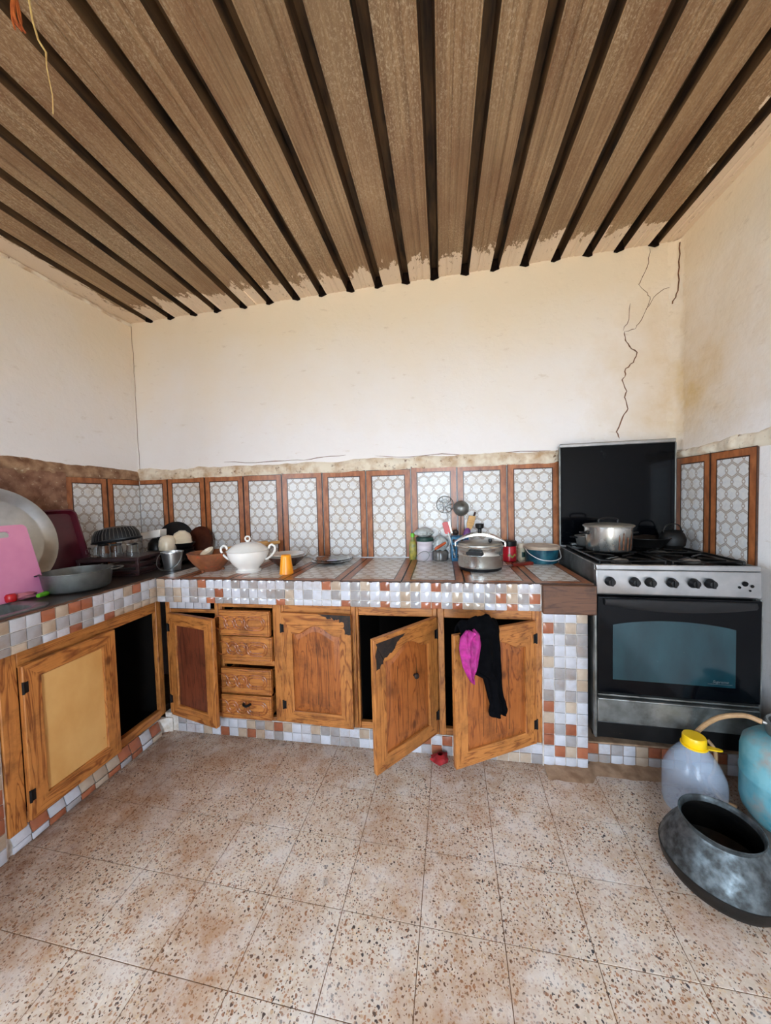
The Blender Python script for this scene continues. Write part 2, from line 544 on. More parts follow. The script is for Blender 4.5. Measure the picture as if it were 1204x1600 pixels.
M_PLY = pmat('bare_plywood', S(214, 168, 104), S(196, 144, 80), 5, 0.55, coord='World', stretch=(1, 1, 0.6), spots=(11, S(158, 98, 48), 0.66))
M_BOARD = wood('weathered_brown_board', S(98, 64, 44), S(70, 44, 31), S(40, 26, 20), 'x', 0.6, False)
M_INT = pmat('black_cupboard_inside', S(18, 13, 10), S(9, 7, 6), 8, 0.95, coord='World', Specular_IOR_Level=0.1)  # near-black colour for the inside of every carcass
M_BURN = pmat('burnt_wood', S(46, 28, 18), S(14, 10, 9), 46, 0.7, lo=0.4, hi=0.6)

M_ALU = pmat('dull_aluminium', S(186, 184, 178), S(150, 148, 142), 9, 0.34, 0.9, rough2=0.5, spots=(9, S(128, 112, 92), 0.55, 0.4))
M_ALUP = pmat('polished_aluminium', S(214, 214, 210), S(190, 188, 182), 6, 0.20, 0.95, rough2=0.32, spots=(7, S(168, 146, 116), 0.56, 0.4))
M_STEEL = pmat('stainless_steel', S(190, 192, 194), S(170, 172, 174), 12, 0.28, 0.95)
M_STEELD = pmat('grubby_steel', S(150, 152, 150), S(104, 104, 100), 10, 0.4, 0.8, spots=(16, S(70, 60, 50), 0.55, 0.3))
M_BLACKE = pmat('black_enamel', S(13, 12, 12), S(22, 20, 19), 14, 0.35, Specular_IOR_Level=0.3, spots=(40, S(80, 66, 52), 0.66))
M_BLACK = pmat('black_plastic', S(14, 14, 16), S(22, 22, 24), 20, 0.4, Specular_IOR_Level=0.3)
M_GLASSB = pmat('black_glass', S(4, 5, 8), S(7, 8, 11), 10, 0.10, spots=(9, S(14, 16, 19), 0.68), Specular_IOR_Level=0.14)
M_OVEN = pmat('tinted_oven_window', S(24, 58, 66), S(12, 38, 46), 3, 0.12, stretch=(2, 1, 0.7), spots=(34, S(96, 116, 112), 0.70))
M_WHITE = pmat('white_porcelain', S(236, 234, 230), S(226, 222, 216), 6, 0.14, Coat_Weight=0.5)
M_CREAM = pmat('cream_ceramic', S(232, 218, 196), S(214, 196, 168), 10, 0.3)
M_ORANGE = pmat('orange_plastic', S(248, 160, 22), S(240, 148, 14), 5, 0.35)
M_PINK = pmat('pink_plastic', S(226, 146, 182), S(210, 124, 166), 5, 0.42, spots=(14, S(176, 92, 120), 0.68))
M_MAROON = pmat('maroon_enamel', S(92, 20, 36), S(58, 13, 26), 6, 0.35)
M_RED = pmat('red_plastic', S(206, 30, 34), S(178, 20, 28), 10, 0.35)
M_GREEN = pmat('green_plastic', S(108, 186, 40), S(90, 166, 32), 10, 0.4)
M_BLUE = pmat('blue_plastic', S(34, 112, 150), S(24, 92, 132), 10, 0.4)
M_TEAL = pmat('teal_tub_label', S(34, 96, 108), S(12, 52, 72), 22, 0.3)
M_CLEAR = None
def clear(name, col, rough=0.05, ior=1.45):
    t = NT(name)
    t.out(col, rough, 0.0, Transmission_Weight=1.0, IOR=ior)
    MATS[name] = t.m
    return t.m
M_GLASS = clear('clear_glass', (0.92, 0.96, 0.97, 1), 0.03, 1.3)
M_PET = pmat('cloudy_clear_plastic', S(190, 208, 232), S(214, 226, 240), 6, 0.14, Alpha=0.22)
M_BAG = pmat('milky_plastic_bag', S(226, 232, 230), S(200, 206, 204), 18, 0.3, bump=0.4, Transmission_Weight=0.35)
M_YEL = pmat('yellow_plastic', S(246, 206, 26), S(236, 190, 12), 8, 0.35)
M_TURQ = pmat('chipped_turquoise_paint', S(58, 138, 156), S(120, 176, 186), 12, 0.5, spots=(9, S(150, 146, 138), 0.50, 0.2), bump=0.4)
M_CAUL = pmat('worn_tinned_copper', S(100, 108, 112), S(56, 58, 58), 34, 0.40, 0.7, rough2=0.58, spots=(5, S(24, 22, 21), 0.50, 0.22), bump=0.5)
M_CAULD = pmat('smoke_blackened_metal', S(20, 19, 19), S(38, 35, 32), 16, 0.5, 0.5, bump=0.4)
M_HOSE = pmat('tan_rubber_hose', S(188, 152, 112), S(160, 124, 88), 25, 0.6)
M_BROWNB = pmat('brown_clay', S(150, 92, 56), S(116, 66, 40), 12, 0.55, spots=(18, S(186, 70, 44), 0.58))
M_DRIP = pmat('burnt_on_drip', S(134, 84, 56), S(92, 54, 36), 60, 0.5)
M_DBROWN = pmat('dark_glazed_clay', S(84, 42, 28), S(58, 30, 22), 12, 0.25)
M_LWOOD = wood('light_rolling_wood', S(222, 172, 104), S(196, 142, 78), S(150, 98, 52), 'x', 0.5, False, 0.2)
M_CLOTH = pmat('black_cloth', S(6, 6, 8), S(11, 11, 14), 60, 0.95, bump=0.4, Specular_IOR_Level=0.05)
M_PCLOTH = pmat('magenta_cloth', S(182, 40, 136), S(136, 20, 98), 40, 0.7, bump=0.6)
M_STRAW = pmat('dry_straw', S(222, 196, 132), S(190, 150, 92), 30, 0.8)
M_FRAY = pmat('frayed_orange_twine', S(196, 106, 48), S(150, 70, 34), 40, 0.8)
M_PURP = pmat('purple_plastic', S(132, 78, 140), S(110, 60, 120), 12, 0.4)
M_NAVY = pmat('navy_drum_plastic', S(30, 44, 62), S(20, 30, 46), 9, 0.4, spots=(14, S(110, 140, 156), 0.68))
M_LABELR = pmat('red_jar_contents', S(190, 26, 40), S(150, 18, 34), 14, 0.25)
M_LABELY = pmat('yellow_bottle_label', S(186, 166, 70), S(104, 116, 66), 40, 0.35)
M_TINW = pmat('printed_white_tin', S(226, 218, 224), S(196, 184, 192), 9, 0.4, stretch=(1, 1, 4), spots=(13, S(196, 118, 60), 0.66))
M_LIDG = pmat('dark_green_lid', S(28, 62, 54), S(20, 46, 42), 12, 0.4)
M_SPICE = pmat('spice_jar_label', S(206, 196, 168), S(170, 158, 128), 40, 0.5)
M_OUT = pmat('pale_yard_ground', S(214, 196, 170), S(196, 176, 148), 3, 0.95, coord='World')  # pale ground outside the room
M_BURNERC = pmat('worn_burner_cap', S(176, 170, 162), S(120, 112, 104), 18, 0.4, 0.5)
M_SPONGE = pmat('grey_lid_plastic', S(196, 176, 156), S(170, 150, 130), 20, 0.5)

# ------------------------------------------------------------------ the setting
ground = tag(part('ground', MB().box((-14, -16, -0.30), (16, 12, -0.12)), M_OUT), kind='structure')
floor = tag(part('floor', MB().box((-0.15, RY - 0.15, -0.12), (RX + 0.15, 0.15, -0.0020)), M_GROUT), kind='structure')
fa = math.radians(-1.6)
TW, TH = 0.233, 0.2135
tm = MB()
e = 0.0012
a_, b_ = (TW / 2 - e), (TH / 2 - e)
tm.box((-a_, -b_, -0.012), (a_, b_, -0.0002))
tm.add([(-a_, -b_, -0.0002), (a_, -b_, -0.0002), (a_, b_, -0.0002), (-a_, b_, -0.0002), (-a_ + .0015, -b_ + .0015, 0), (a_ - .0015, -b_ + .0015, 0), (a_ - .0015, b_ - .0015, 0), (-a_ + .0015, b_ - .0015, 0)],
       [(4, 5, 6, 7), (0, 1, 5, 4), (1, 2, 6, 5), (2, 3, 7, 6), (3, 0, 4, 7)])
tile_me = tm.mesh('floor_tile', M_TERR, 0)
rf = random.Random(3)
for i in range(-8, 10):
    for j in range(-13, 6):
        lx, ly = (i + 0.5) * TW, (j + 0.5) * TH
        x = 1.574 + lx * math.cos(fa) - ly * math.sin(fa)
        y = -1.209 + lx * math.sin(fa) + ly * math.cos(fa)
        if 0.45 < x < RX + 0.08 and RY - 0.05 < y < -0.38:
            piece('floor_tile', tile_me, floor, (x, y, rf.uniform(-0.0008, 0.0)), (rf.uniform(-.0012, .0012), rf.uniform(-.0012, .0012), fa))

WT = 2.85     # wall tops, above the sheet roof
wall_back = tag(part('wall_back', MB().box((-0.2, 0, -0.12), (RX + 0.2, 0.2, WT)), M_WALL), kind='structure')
y0, y1, z0, z1 = WIN
mb = MB().box((-0.2, RY - 0.2, -0.12), (0, y0, WT)).box((-0.2, y1, -0.12), (0, 0, WT)).box((-0.2, y0, -0.12), (0, y1, z0)).box((-0.2, y0, z1), (0, y1, WT))
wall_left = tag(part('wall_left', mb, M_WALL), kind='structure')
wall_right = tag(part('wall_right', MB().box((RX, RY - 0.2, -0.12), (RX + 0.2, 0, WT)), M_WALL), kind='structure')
x0, x1, _, z1 = ADDED_DOOR
mb = MB().box((0, RY - 0.2, -0.12), (x0, RY, WT)).box((x1, RY - 0.2, -0.12), (RX, RY, WT)).box((x0, RY - 0.2, z1), (x1, RY, WT))
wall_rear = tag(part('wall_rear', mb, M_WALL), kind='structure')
# window frame and the added doorway's frame, behind the photographer
mb = MB()
y0, y1, z0, z1 = WIN
mb.box((-0.14, y0, z0), (-0.08, y0 + 0.05, z1)).box((-0.14, y1 - 0.05, z0), (-0.08, y1, z1)).box((-0.14, y0 + .05, z0), (-0.08, y1 - .05, z0 + 0.05)).box((-0.14, y0 + .05, z1 - 0.05), (-0.08, y1 - .05, z1))
mb.box((-0.125, (y0 + y1) / 2 - 0.02, z0 + .05), (-0.095, (y0 + y1) / 2 + 0.02, z1 - .05))
tag(part('window_1', mb, M_WZ, bevel=0.004), kind='structure')
mb = MB()
x0, x1, _, z1 = ADDED_DOOR
mb.box((x0, RY - 0.12, 0), (x0 + 0.05, RY - 0.05, z1)).box((x1 - 0.05, RY - 0.12, 0), (x1, RY - 0.05, z1)).box((x0 + .05, RY - 0.12, z1 - 0.05), (x1 - .05, RY - 0.05, z1))
tag(part('added_doorway_1', mb, M_WZ, bevel=0.004), kind='structure')

# corrugated sheet roof: wide pans with narrow raised ribs, in overlapping sheets
def zc(x): return 2.493 + 0.024 * x
RIBS = [0.155, 0.325, 0.498, 0.675, 0.862, 1.050, 1.230, 1.407, 1.588, 1.768, 1.935, 2.108, 2.285, 2.456, 2.620, 2.790, 2.956, 3.118, 3.290]
ceiling = thing('ceiling', kind='structure', loc=(RX / 2, RY / 2, 2.5))
def sheet(xs, xa, xb, dz):
    prof = [(xa, 0.0)]
    mids = []
    for i, r in enumerate(xs):
        prof += [(r - 0.032, 0.0), (r - 0.029, -0.003), (r - 0.024, -0.003), (r - 0.016, 0.052), (r + 0.016, 0.052), (r + 0.024, -0.003), (r + 0.029, -0.003), (r + 0.032, 0.0)]
        nxt = xs[i + 1] - 0.032 if i + 1 < len(xs) else xb
        span = nxt - (r + 0.032)
        if span > 0.08:
            for q in (0.36, 0.64):
                c0 = r + 0.032 + span * q
                prof += [(c0 - 0.006, 0.0), (c0 - 0.003, 0.003), (c0 + 0.003, 0.003), (c0 + 0.006, 0.0)]
    prof.append((xb, 0.0))
    mb = MB()
    ny = 6
    n = len(prof)
    rs = random.Random(int(xa * 100))
    wob = [[rs.uniform(-0.0015, 0.0015) for _ in range(ny + 1)] for _ in prof]
    vs, fs, ms = [], [], []
    for j in range(ny + 1):
        yy = RY * j / ny
        for i, (x, h) in enumerate(prof):
            vs.append((x, yy, zc(x) + dz + h + wob[i][j]))
    for j in range(ny):
        for i in range(n - 1):
            f = (j * n + i, j * n + i + 1, (j + 1) * n + i + 1, (j + 1) * n + i)
            mb_mi = 1 if max(prof[i][1], prof[i + 1][1]) > 0.02 else 0
            fs.append(f); ms.append(mb_mi)
    mb.v, mb.f, mb.m = vs, fs, ms
    o = part('corrugated_sheet', mb, [M_ROOF, M_RIB], ceiling, world=True, smooth=0, fix=False)
    sm = o.modifiers.new('thickness', 'SOLIDIFY'); sm.thickness = 0.0015; sm.offset = -1
    return o
sheet(RIBS[0:5], 0.0, 0.955, 0.0)
sheet(RIBS[5:10], 0.950, 1.85, 0.002)
sheet(RIBS[10:15], 1.845, 2.71, 0.0)
sheet(RIBS[15:19], 2.705, RX, 0.002)

# dark plates that paint shade into the rib ends at the back wall
M_RIBSHADE = pmat('rib_end_shade', S(40, 26, 18), S(16, 11, 9), 40, 1.0, Specular_IOR_Level=0.1)
shade_me = MB().prism([(-0.026, -0.012), (-0.008, -0.017), (0.012, -0.010), (0.026, -0.006), (0.0165, 0.051), (-0.0165, 0.051)], -0.010, -0.001, 'y').mesh('rib_shade_plate', M_RIBSHADE, 0)
for k, r in enumerate(RIBS):
    piece('rib_shade_plate', shade_me, ceiling, (r, 0, zc(r) + (0.002 if 5 <= k < 10 or k >= 15 else 0)), scale=(1 if k % 2 else -1, 1, 1))

# plaster details -----------------------------------------------------------
def ribbon(pts, wd, off):
    """thin tapering strip following wall points; off = outward normal"""
    n = len(pts); off = Vector(off)
    mb = MB(); vs = []
    for i, p in enumerate(pts):
        p = Vector(p)
        t = (Vector(pts[min(i + 1, n - 1)]) - Vector(pts[max(i - 1, 0)])).normalized()
        s = t.cross(off).normalized()
        ww = wd[i] if isinstance(wd, list) else wd
        vs += [p + s * ww * 0.5 + off * 0.0004, p + off * 0.0012, p - s * ww * 0.5 + off * 0.0004]
    fs = []
    for i in range(n - 1):
        a = 3 * i
        fs += [(a, a + 1, a + 4, a + 3), (a + 1, a + 2, a + 5, a + 4)]
    return mb.add(vs, fs)
def jag(pts, n, amp, seed):
    r = random.Random(seed); out = []
    for a, b in zip(pts, pts[1:]):
        for k in range(n):
            t = k / n
            p = Vector(a).lerp(Vector(b), t)
            if k: p += Vector((r.uniform(-amp, amp), 0, r.uniform(-amp, amp)))
            out.append(p)
    out.append(Vector(pts[-1]))
    return out
def crack(xz, w0, seed, amp=0.004):      # (x, z) points on the back wall
    pts = [Vector((x, 0.0, z)) for x, z in xz]
    pts = jag(pts, 3, amp, seed)
    r = random.Random(seed + 50)
    wd = [w0 * r.uniform(0.5, 1.2) for _ in pts]
    wd[0] *= 0.3; wd[-1] *= 0.3
    part('crack', ribbon(pts, wd, (0, -1, 0)), M_CRACK, wall_back, world=True, smooth=0, fix=False)
crack([(3.149, 2.123), (3.153, 2.075), (3.174, 2.04), (3.213, 2.002), (3.194, 1.948), (3.155, 1.918), (3.151, 1.873), (3.137, 1.857), (3.161, 1.793), (3.15, 1.76), (3.167, 1.694), (3.141, 1.652), (3.108, 1.569), (3.125, 1.53)], 0.006, 1, 0.003)
crack([(3.274, 2.557), (3.269, 2.481), (3.239, 2.409), (3.219, 2.367)], 0.0032, 2)
crack([(3.178, 2.273), (3.171, 2.185), (3.142, 2.126)], 0.003, 3)
crack([(3.219, 2.373), (3.265, 2.318), (3.277, 2.283), (3.235, 2.178), (3.204, 2.131), (3.149, 2.123)], 0.003, 4)
crack([(3.405, 2.334), (3.345, 2.33), (3.295, 2.292), (3.255, 2.231)], 0.003, 5)
crack([(0.669, 1.502), (0.904, 1.488), (1.109, 1.492), (1.242, 1.49), (1.374, 1.505), (1.524, 1.511)], 0.004, 6)
crack([(1.712, 1.498), (1.934, 1.48), (2.131, 1.491), (2.321, 1.474), (2.507, 1.481), (2.758, 1.481)], 0.004, 7)
# crack running down the left corner and one in the right corner fillet
pts = jag([(0.012, -0.006, 2.47), (0.016, -0.006, 2.2), (0.014, -0.006, 1.9), (0.018, -0.006, 1.44)], 6, 0.004, 9)
part('crack', ribbon(pts, 0.0028, (0.2, -1, 0)), M_CRACK, wall_back, world=True, smooth=0, fix=False)

def lumpy_band(parent, mat, P, nu, nv, name='plaster_edge'):
    mb = MB(); mb.grid(P, nu, nv)
    return part(name, mb, mat, parent, world=True, smooth=60, fix=False)
def band_back(u, v):
    x = 0.0 + u * 2.815
    top = 1.475 + 0.018 * fbm(x * 5, 1.3) + 0.012 * x / 2.8
    z = 1.392 + 0.006 * x / 2.8 + v * (top - 1.395)
    bulge = math.sin(PI * min(1, v * 1.05)) ** 0.6 * (0.017 + 0.014 * fbm(x * 9, z * 14)) if v < 0.95 else 0
    return (x, -max(0.0, bulge) + (0.003 if v > 0.97 else 0), z)
lumpy_band(wall_back, M_PLASTER, band_back, 190, 7)
def band_left(u, v):
    y = -u * 1.75
    top = 1.47 + 0.03 * u * 0.9 + 0.016 * fbm(y * 6, 4.3)
    z = 1.392 + v * (top - 1.392)
    bulge = math.sin(PI * min(1, v * 1.05)) ** 0.6 * (0.016 + 0.014 * fbm(y * 9, z * 14, 2)) if v < 0.95 else 0
    return (max(0.0, bulge) - (0.003 if v > 0.97 else 0), y, z)
lumpy_band(wall_left, M_PLASTERD, band_left, 120, 7)
def adobe(u, v):
    y = -0.502 - u * 1.2
    z = 0.85 + v * 0.575
    return (0.016 + 0.010 * abs(fbm(y * 14, z * 14)) + 0.012 * fbm(y * 4, z * 4), y, z)
lumpy_band(wall_left, M_ADOBE, adobe, 80, 44, 'bare_patch')
def band_right(u, v):
    y = -0.01 - u * 0.56
    top = 1.445 + 0.01 * fbm(y * 9, 7.1)
    z = 1.400 + 0.03 * u * (1 if v > .5 else 0) + v * (top - 1.400)
    bulge = math.sin(PI * min(1, v * 1.05)) ** 0.6 * (0.014 + 0.014 * fbm(y * 12, z * 14, 5)) if v < 0.95 else 0
    return (RX - max(0.0, bulge) + (0.003 if v > 0.97 else 0), y, z)
lumpy_band(wall_right, M_PLASTER, band_right, 50, 6)
# rough rounded fillet in the right corner
def fillet(u, v):
    z = 1.45 + v * 1.12
    a = u * PI / 2
    R = 0.055 + 0.012 * fbm(z * 8, u * 3)
    bump = 0.004 * fbm(z * 40, u * 12)
    return (RX - R + (R - bump) * math.sin(a) * 1.0 if False else RX - R * (1 - math.sin(a)) + bump, -R * (1 - math.cos(a)) + bump, z)
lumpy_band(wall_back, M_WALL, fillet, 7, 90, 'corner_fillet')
pts = [Vector((RX - 0.012, -0.03, 2.55)), Vector((RX - 0.014, -0.03, 2.42)), Vector((RX - 0.017, -0.026, 2.30)), Vector((RX - 0.035, -0.012, 2.24))]
part('crack', ribbon(jag(pts, 4, 0.005, 13), 0.006, (-0.7, -0.7, 0)), M_CRACK, wall_back, world=True, smooth=0, fix=False)
# peeled mortar ridge along the roof line of the left and right walls
def ridge_left(u, v):
    y = -u * 3.7
    a = v * PI
    R = 0.010 + 0.008 * fbm(y * 7, v * 2)
    return (R * math.sin(a) * 1.1 - 0.002, y, zc(0) - 0.012 - 0.012 * math.cos(a) + 0.006 * fbm(y * 4, 9))
lumpy_band(wall_left, M_PLASTER, ridge_left, 150, 5, 'roof_mortar')

# ------------------------------------------------------------------ printed tiles
TC = {}
def big_tile(wd, h, l=True, r=True, t=True, b=False):
    key = (round(wd, 3), round(h, 3), l, r, t, b)
    if key in TC: return TC[key]
    bw, ln, th = 0.034, 0.006, 0.008
    og = 0.0035
    xs = [0.0] + ([og, bw, bw + ln] if l else []) + ([wd - bw - ln, wd - bw, wd - og] if r else []) + [wd]
    zs = [0.0] + ([og, bw, bw + ln] if b else []) + ([h - bw - ln, h - bw, h - og] if t else []) + [h]
    me = bpy.data.meshes.new('printed_tile')
    vs = [(x, -th, z) for z in zs for x in xs]
    nx = len(xs)
    fs, ms = [], []
    for j in range(len(zs) - 1):
        for i in range(nx - 1):
            xm, zm = (xs[i] + xs[i + 1]) / 2, (zs[j] + zs[j + 1]) / 2
            d = min([xm if l else 9, wd - xm if r else 9, zm if b else 9, h - zm if t else 9])
            ms.append(2 if d < og else (1 if d < bw else (2 if d < bw + ln else 0)))
            fs.append((j * nx + i, j * nx + i + 1, (j + 1) * nx + i + 1, (j + 1) * nx + i))
    k = len(vs)
    vs += [(0, -th, 0), (wd, -th, 0), (wd, -th, h), (0, -th, h), (0, 0, 0), (wd, 0, 0), (wd, 0, h), (0, 0, h)]
    for q in ((0, 4, 5, 1), (1, 5, 6, 2), (2, 6, 7, 3), (3, 7, 4, 0), (5, 4, 7, 6)):
        fs.append(tuple(k + i for i in q)); ms.append(3)
    me.from_pydata(vs, [], fs)
    for m in (M_HEX, M_BORD, M_LINE, M_TSIDE): me.materials.append(m)
    for p, mi in zip(me.polygons, ms): p.material_index = mi
    uv = me.uv_layers.new(name='UVMap')
    for lp in me.loops:
        v = me.vertices[lp.vertex_index].co
        uv.data[lp.index].uv = (v.x - wd / 2, v.z - h)
    TC[key] = me
    return me
JX = [0.010, 0.231, 0.520, 0.807, 1.083, 1.362, 1.651, 1.937, 2.218, 2.510, 2.803]
rt_ = random.Random(5)
for i in range(10):
    top = 1.400 + (0.006 if JX[i] < 1.7 else 0.018) + rt_.uniform(-0.003, 0.003)
    wd = JX[i + 1] - JX[i] - 0.004
    zb = 0.856
    piece('printed_tile', big_tile(wd, top - zb, l=(i > 0)), wall_back, (JX[i] + 0.002, 0.0, zb), (rt_.uniform(-.004, .0), 0, 0))
for ya, yb in ((-0.500, -0.251), (-0.247, -0.010)):
    piece('printed_tile', big_tile(yb - ya, 0.546, r=(ya < -0.3)), wall_left, (0.0, ya, 0.856), (0, 0, PI / 2))
for k, (ya, yb, tp) in enumerate(((-0.010, -0.252, 1.405), (-0.258, -0.508, 1.405))):
    piece('printed_tile', big_tile(ya - yb, tp - 0.86), wall_right, (RX, ya, 0.86), (0, 0, -PI / 2))

# ------------------------------------------------------------------ mosaic pieces
def pillow(m):
    mb = MB()
    n = 4
    def P(u, v):
        x, z = u - 0.5, v - 0.5
        d = (1 - (2 * x) ** 4) * (1 - (2 * z) ** 4)
        return (x, -0.0045 - 0.0035 * d, z)
    mb.grid(P, n, n)
    s = 0.5
    mb.add([(-s, -.0045, -s), (s, -.0045, -s), (s, -.0045, s), (-s, -.0045, s), (-s, 0, -s), (s, 0, -s), (s, 0, s), (-s, 0, s)],
           [(0, 4, 5, 1), (1, 5, 6, 2), (2, 6, 7, 3), (3, 7, 4, 0)])
    return mb.mesh('mosaic_tile', m, 30)
PILL = [pillow(m) for m in M_MOS]
rm = random.Random(21)
MW = [(0.46, 0.29, 0.12, 0.13)]
def mos_pick():
    return PILL[rm.choices((0, 1, 2, 3), MW[0])[0]]
GAP = 0.0034
def mosaic_x(parent, x0, x1, y, rows, cell):
    """facing -y; rows: list of (z0, z1)"""
    n = max(1, round((x1 - x0) / cell)); cw = (x1 - x0) / n
    for za, zb in rows:
        for i in range(n):
            piece('mosaic_tile', mos_pick(), parent, (x0 + (i + .5) * cw, y, (za + zb) / 2), (rm.uniform(-.02, .02), 0, rm.uniform(-.02, .02)), (cw - GAP, 1, zb - za - GAP))
def mosaic_y(parent, ya, yb, x, rows, cell, x_end=None, tilt=0.0):
    """facing +x, from ya towards -y to yb"""
    n = max(1, round((ya - yb) / cell)); cw = (ya - yb) / n
    for za, zb in rows:
        for i in range(n):
            t = (i + .5) / n
            xx = x if x_end is None else x + (x_end - x) * t
            piece('mosaic_tile', mos_pick(), parent, (xx, ya - (i + .5) * cw, (za + zb) / 2), (rm.uniform(-.02, .02) + tilt, 0, PI / 2 + rm.uniform(-.02, .02)), (cw - GAP, 1, zb - za - GAP))

CT = 0.85
# back run of the counter -----------------------------------------------------
cb = thing('tiled_counter', 'long masonry kitchen counter along the back wall with mosaic front edge', 'counter', (1.70, -0.30, 0))
mb = MB().box((0.668, -0.612, 0.728), (2.745, -0.001, 0.842))
part('slab', mb, M_MGR, cb, world=True, bevel=0.002)
part('pillar', MB().box((2.553, -0.556, 0.0), (2.742, -0.001, 0.728)), M_MGR, cb, world=True, bevel=0.002)
part('plinth', MB().box((0.62, -0.548, 0.0), (2.553, -0.001, 0.098)), M_MGR, cb, world=True, bevel=0.002)
mosaic_x(cb, 0.673, 2.534, -0.612, [(0.726, 0.757), (0.757, 0.803), (0.803, 0.848)], 0.0462)
mosaic_x(cb, 2.556, 2.742, -0.556, [(0.0 + i * 0.0508, 0.0508 * (i + 1)) for i in range(1, 14)] + [(0.004, 0.0508)], 0.0475)
mosaic_x(cb, 0.70, 2.555, -0.548, [(0.003, 0.050), (0.050, 0.097)], 0.0505)
mosaic_x(cb, 0.69, 0.93, -0.556, [(0.676, 0.722)], 0.048)
# weathered board at the end of the front edge
part('edge_board', MB().box((2.537, -0.640, 0.722), (2.748, -0.613, 0.846)), M_BOARD, cb, world=True, bevel=0.006)
JC = [0.670, 0.807, 1.083, 1.362, 1.651, 1.937, 2.218, 2.510, 2.746]
for i in range(8):
    wd = JC[i + 1] - JC[i] - 0.003
    piece('printed_tile', big_tile(wd, 0.606, l=(i > 0), b=True, t=False), cb, (JC[i] + 0.0015, -0.617, CT - 0.008), (-PI / 2, 0, 0))

# left run --------------------------------------------------------------------
LE = -1.75
M_TOPD = pmat('grimy_dark_worktop', S(52, 42, 36), S(34, 28, 25), 10, 0.4, coord='World', spots=(20, S(110, 84, 62), 0.64))
cl = thing('tiled_counter', 'short masonry sink counter along the left wall with dark top', 'counter', (0.33, -1.0, 0))
mb = MB()
SK = (0.10, -1.72, 0.59, -1.06)   # sink cut-out
mb.box((0, SK[3], 0.728), (0.660, -0.002, CT - 0.002)).box((0, LE, 0.728), (SK[0], SK[3], CT - 0.002)).box((SK[2], LE, 0.728), (0.660, SK[3], CT - 0.002)).box((SK[0], LE, 0.728), (SK[2], SK[1], CT - 0.002))
part('worktop', mb, M_TOPD, cl, world=True)
def lip(u, v):
    y = -0.618 - u * (abs(LE) - 0.618)
    a = v * PI * 0.9
    return (0.655 - 0.012 * math.cos(a) + 0.003 * fbm(y * 12, 1), y, CT - 0.004 + 0.008 * math.sin(a) + 0.003 * fbm(y * 15, 2))
part('worktop_lip', MB().grid(lip, 90, 5), M_BOARD, cl, world=True, smooth=60, fix=False)
part('grout_bed', MB().box((0.6602, LE, 0.727), (0.6614, -0.606, 0.8485)), M_MGR, cl, world=True)
part('end_pillar', MB().box((0.0, LE, 0.0), (0.605, -1.235, 0.728)), M_MGR, cl, world=True)
part('plinth', MB().box((0.0, -1.235, 0.0), (0.598, -0.55, 0.078)), M_MGR, cl, world=True)
MW[0] = (0.30, 0.24, 0.28, 0.18)
mosaic_y(cl, -0.606, LE, 0.6610, [(0.726, 0.757), (0.757, 0.803), (0.803, 0.848)], 0.0475)
mosaic_y(cl, -1.24, LE, 0.605, [(0.052 * i, 0.052 * (i + 1)) for i in range(0, 14)], 0.051)
mosaic_y(cl, -0.60, -1.225, 0.628, [(0.030, 0.082)], 0.057, 0.600, -0.35)
mosaic_y(cl, -0.60, -1.225, 0.640, [(0.004, 0.030)], 0.057, 0.604, -0.1)
MW[0] = (0.42, 0.30, 0.12, 0.16)
mb = MB()
pl = arc((0.67, -0.63), 0.075, PI / 2, PI, 5)
for (xa, ya), (xb, yb) in zip(pl, pl[1:]):
    mb.prism([(xa, ya), (xb, yb), (0.60, -0.555)], 0.0, 0.075, 'z')
part('plinth_corner', mb, M_MGR, cl, world=True)

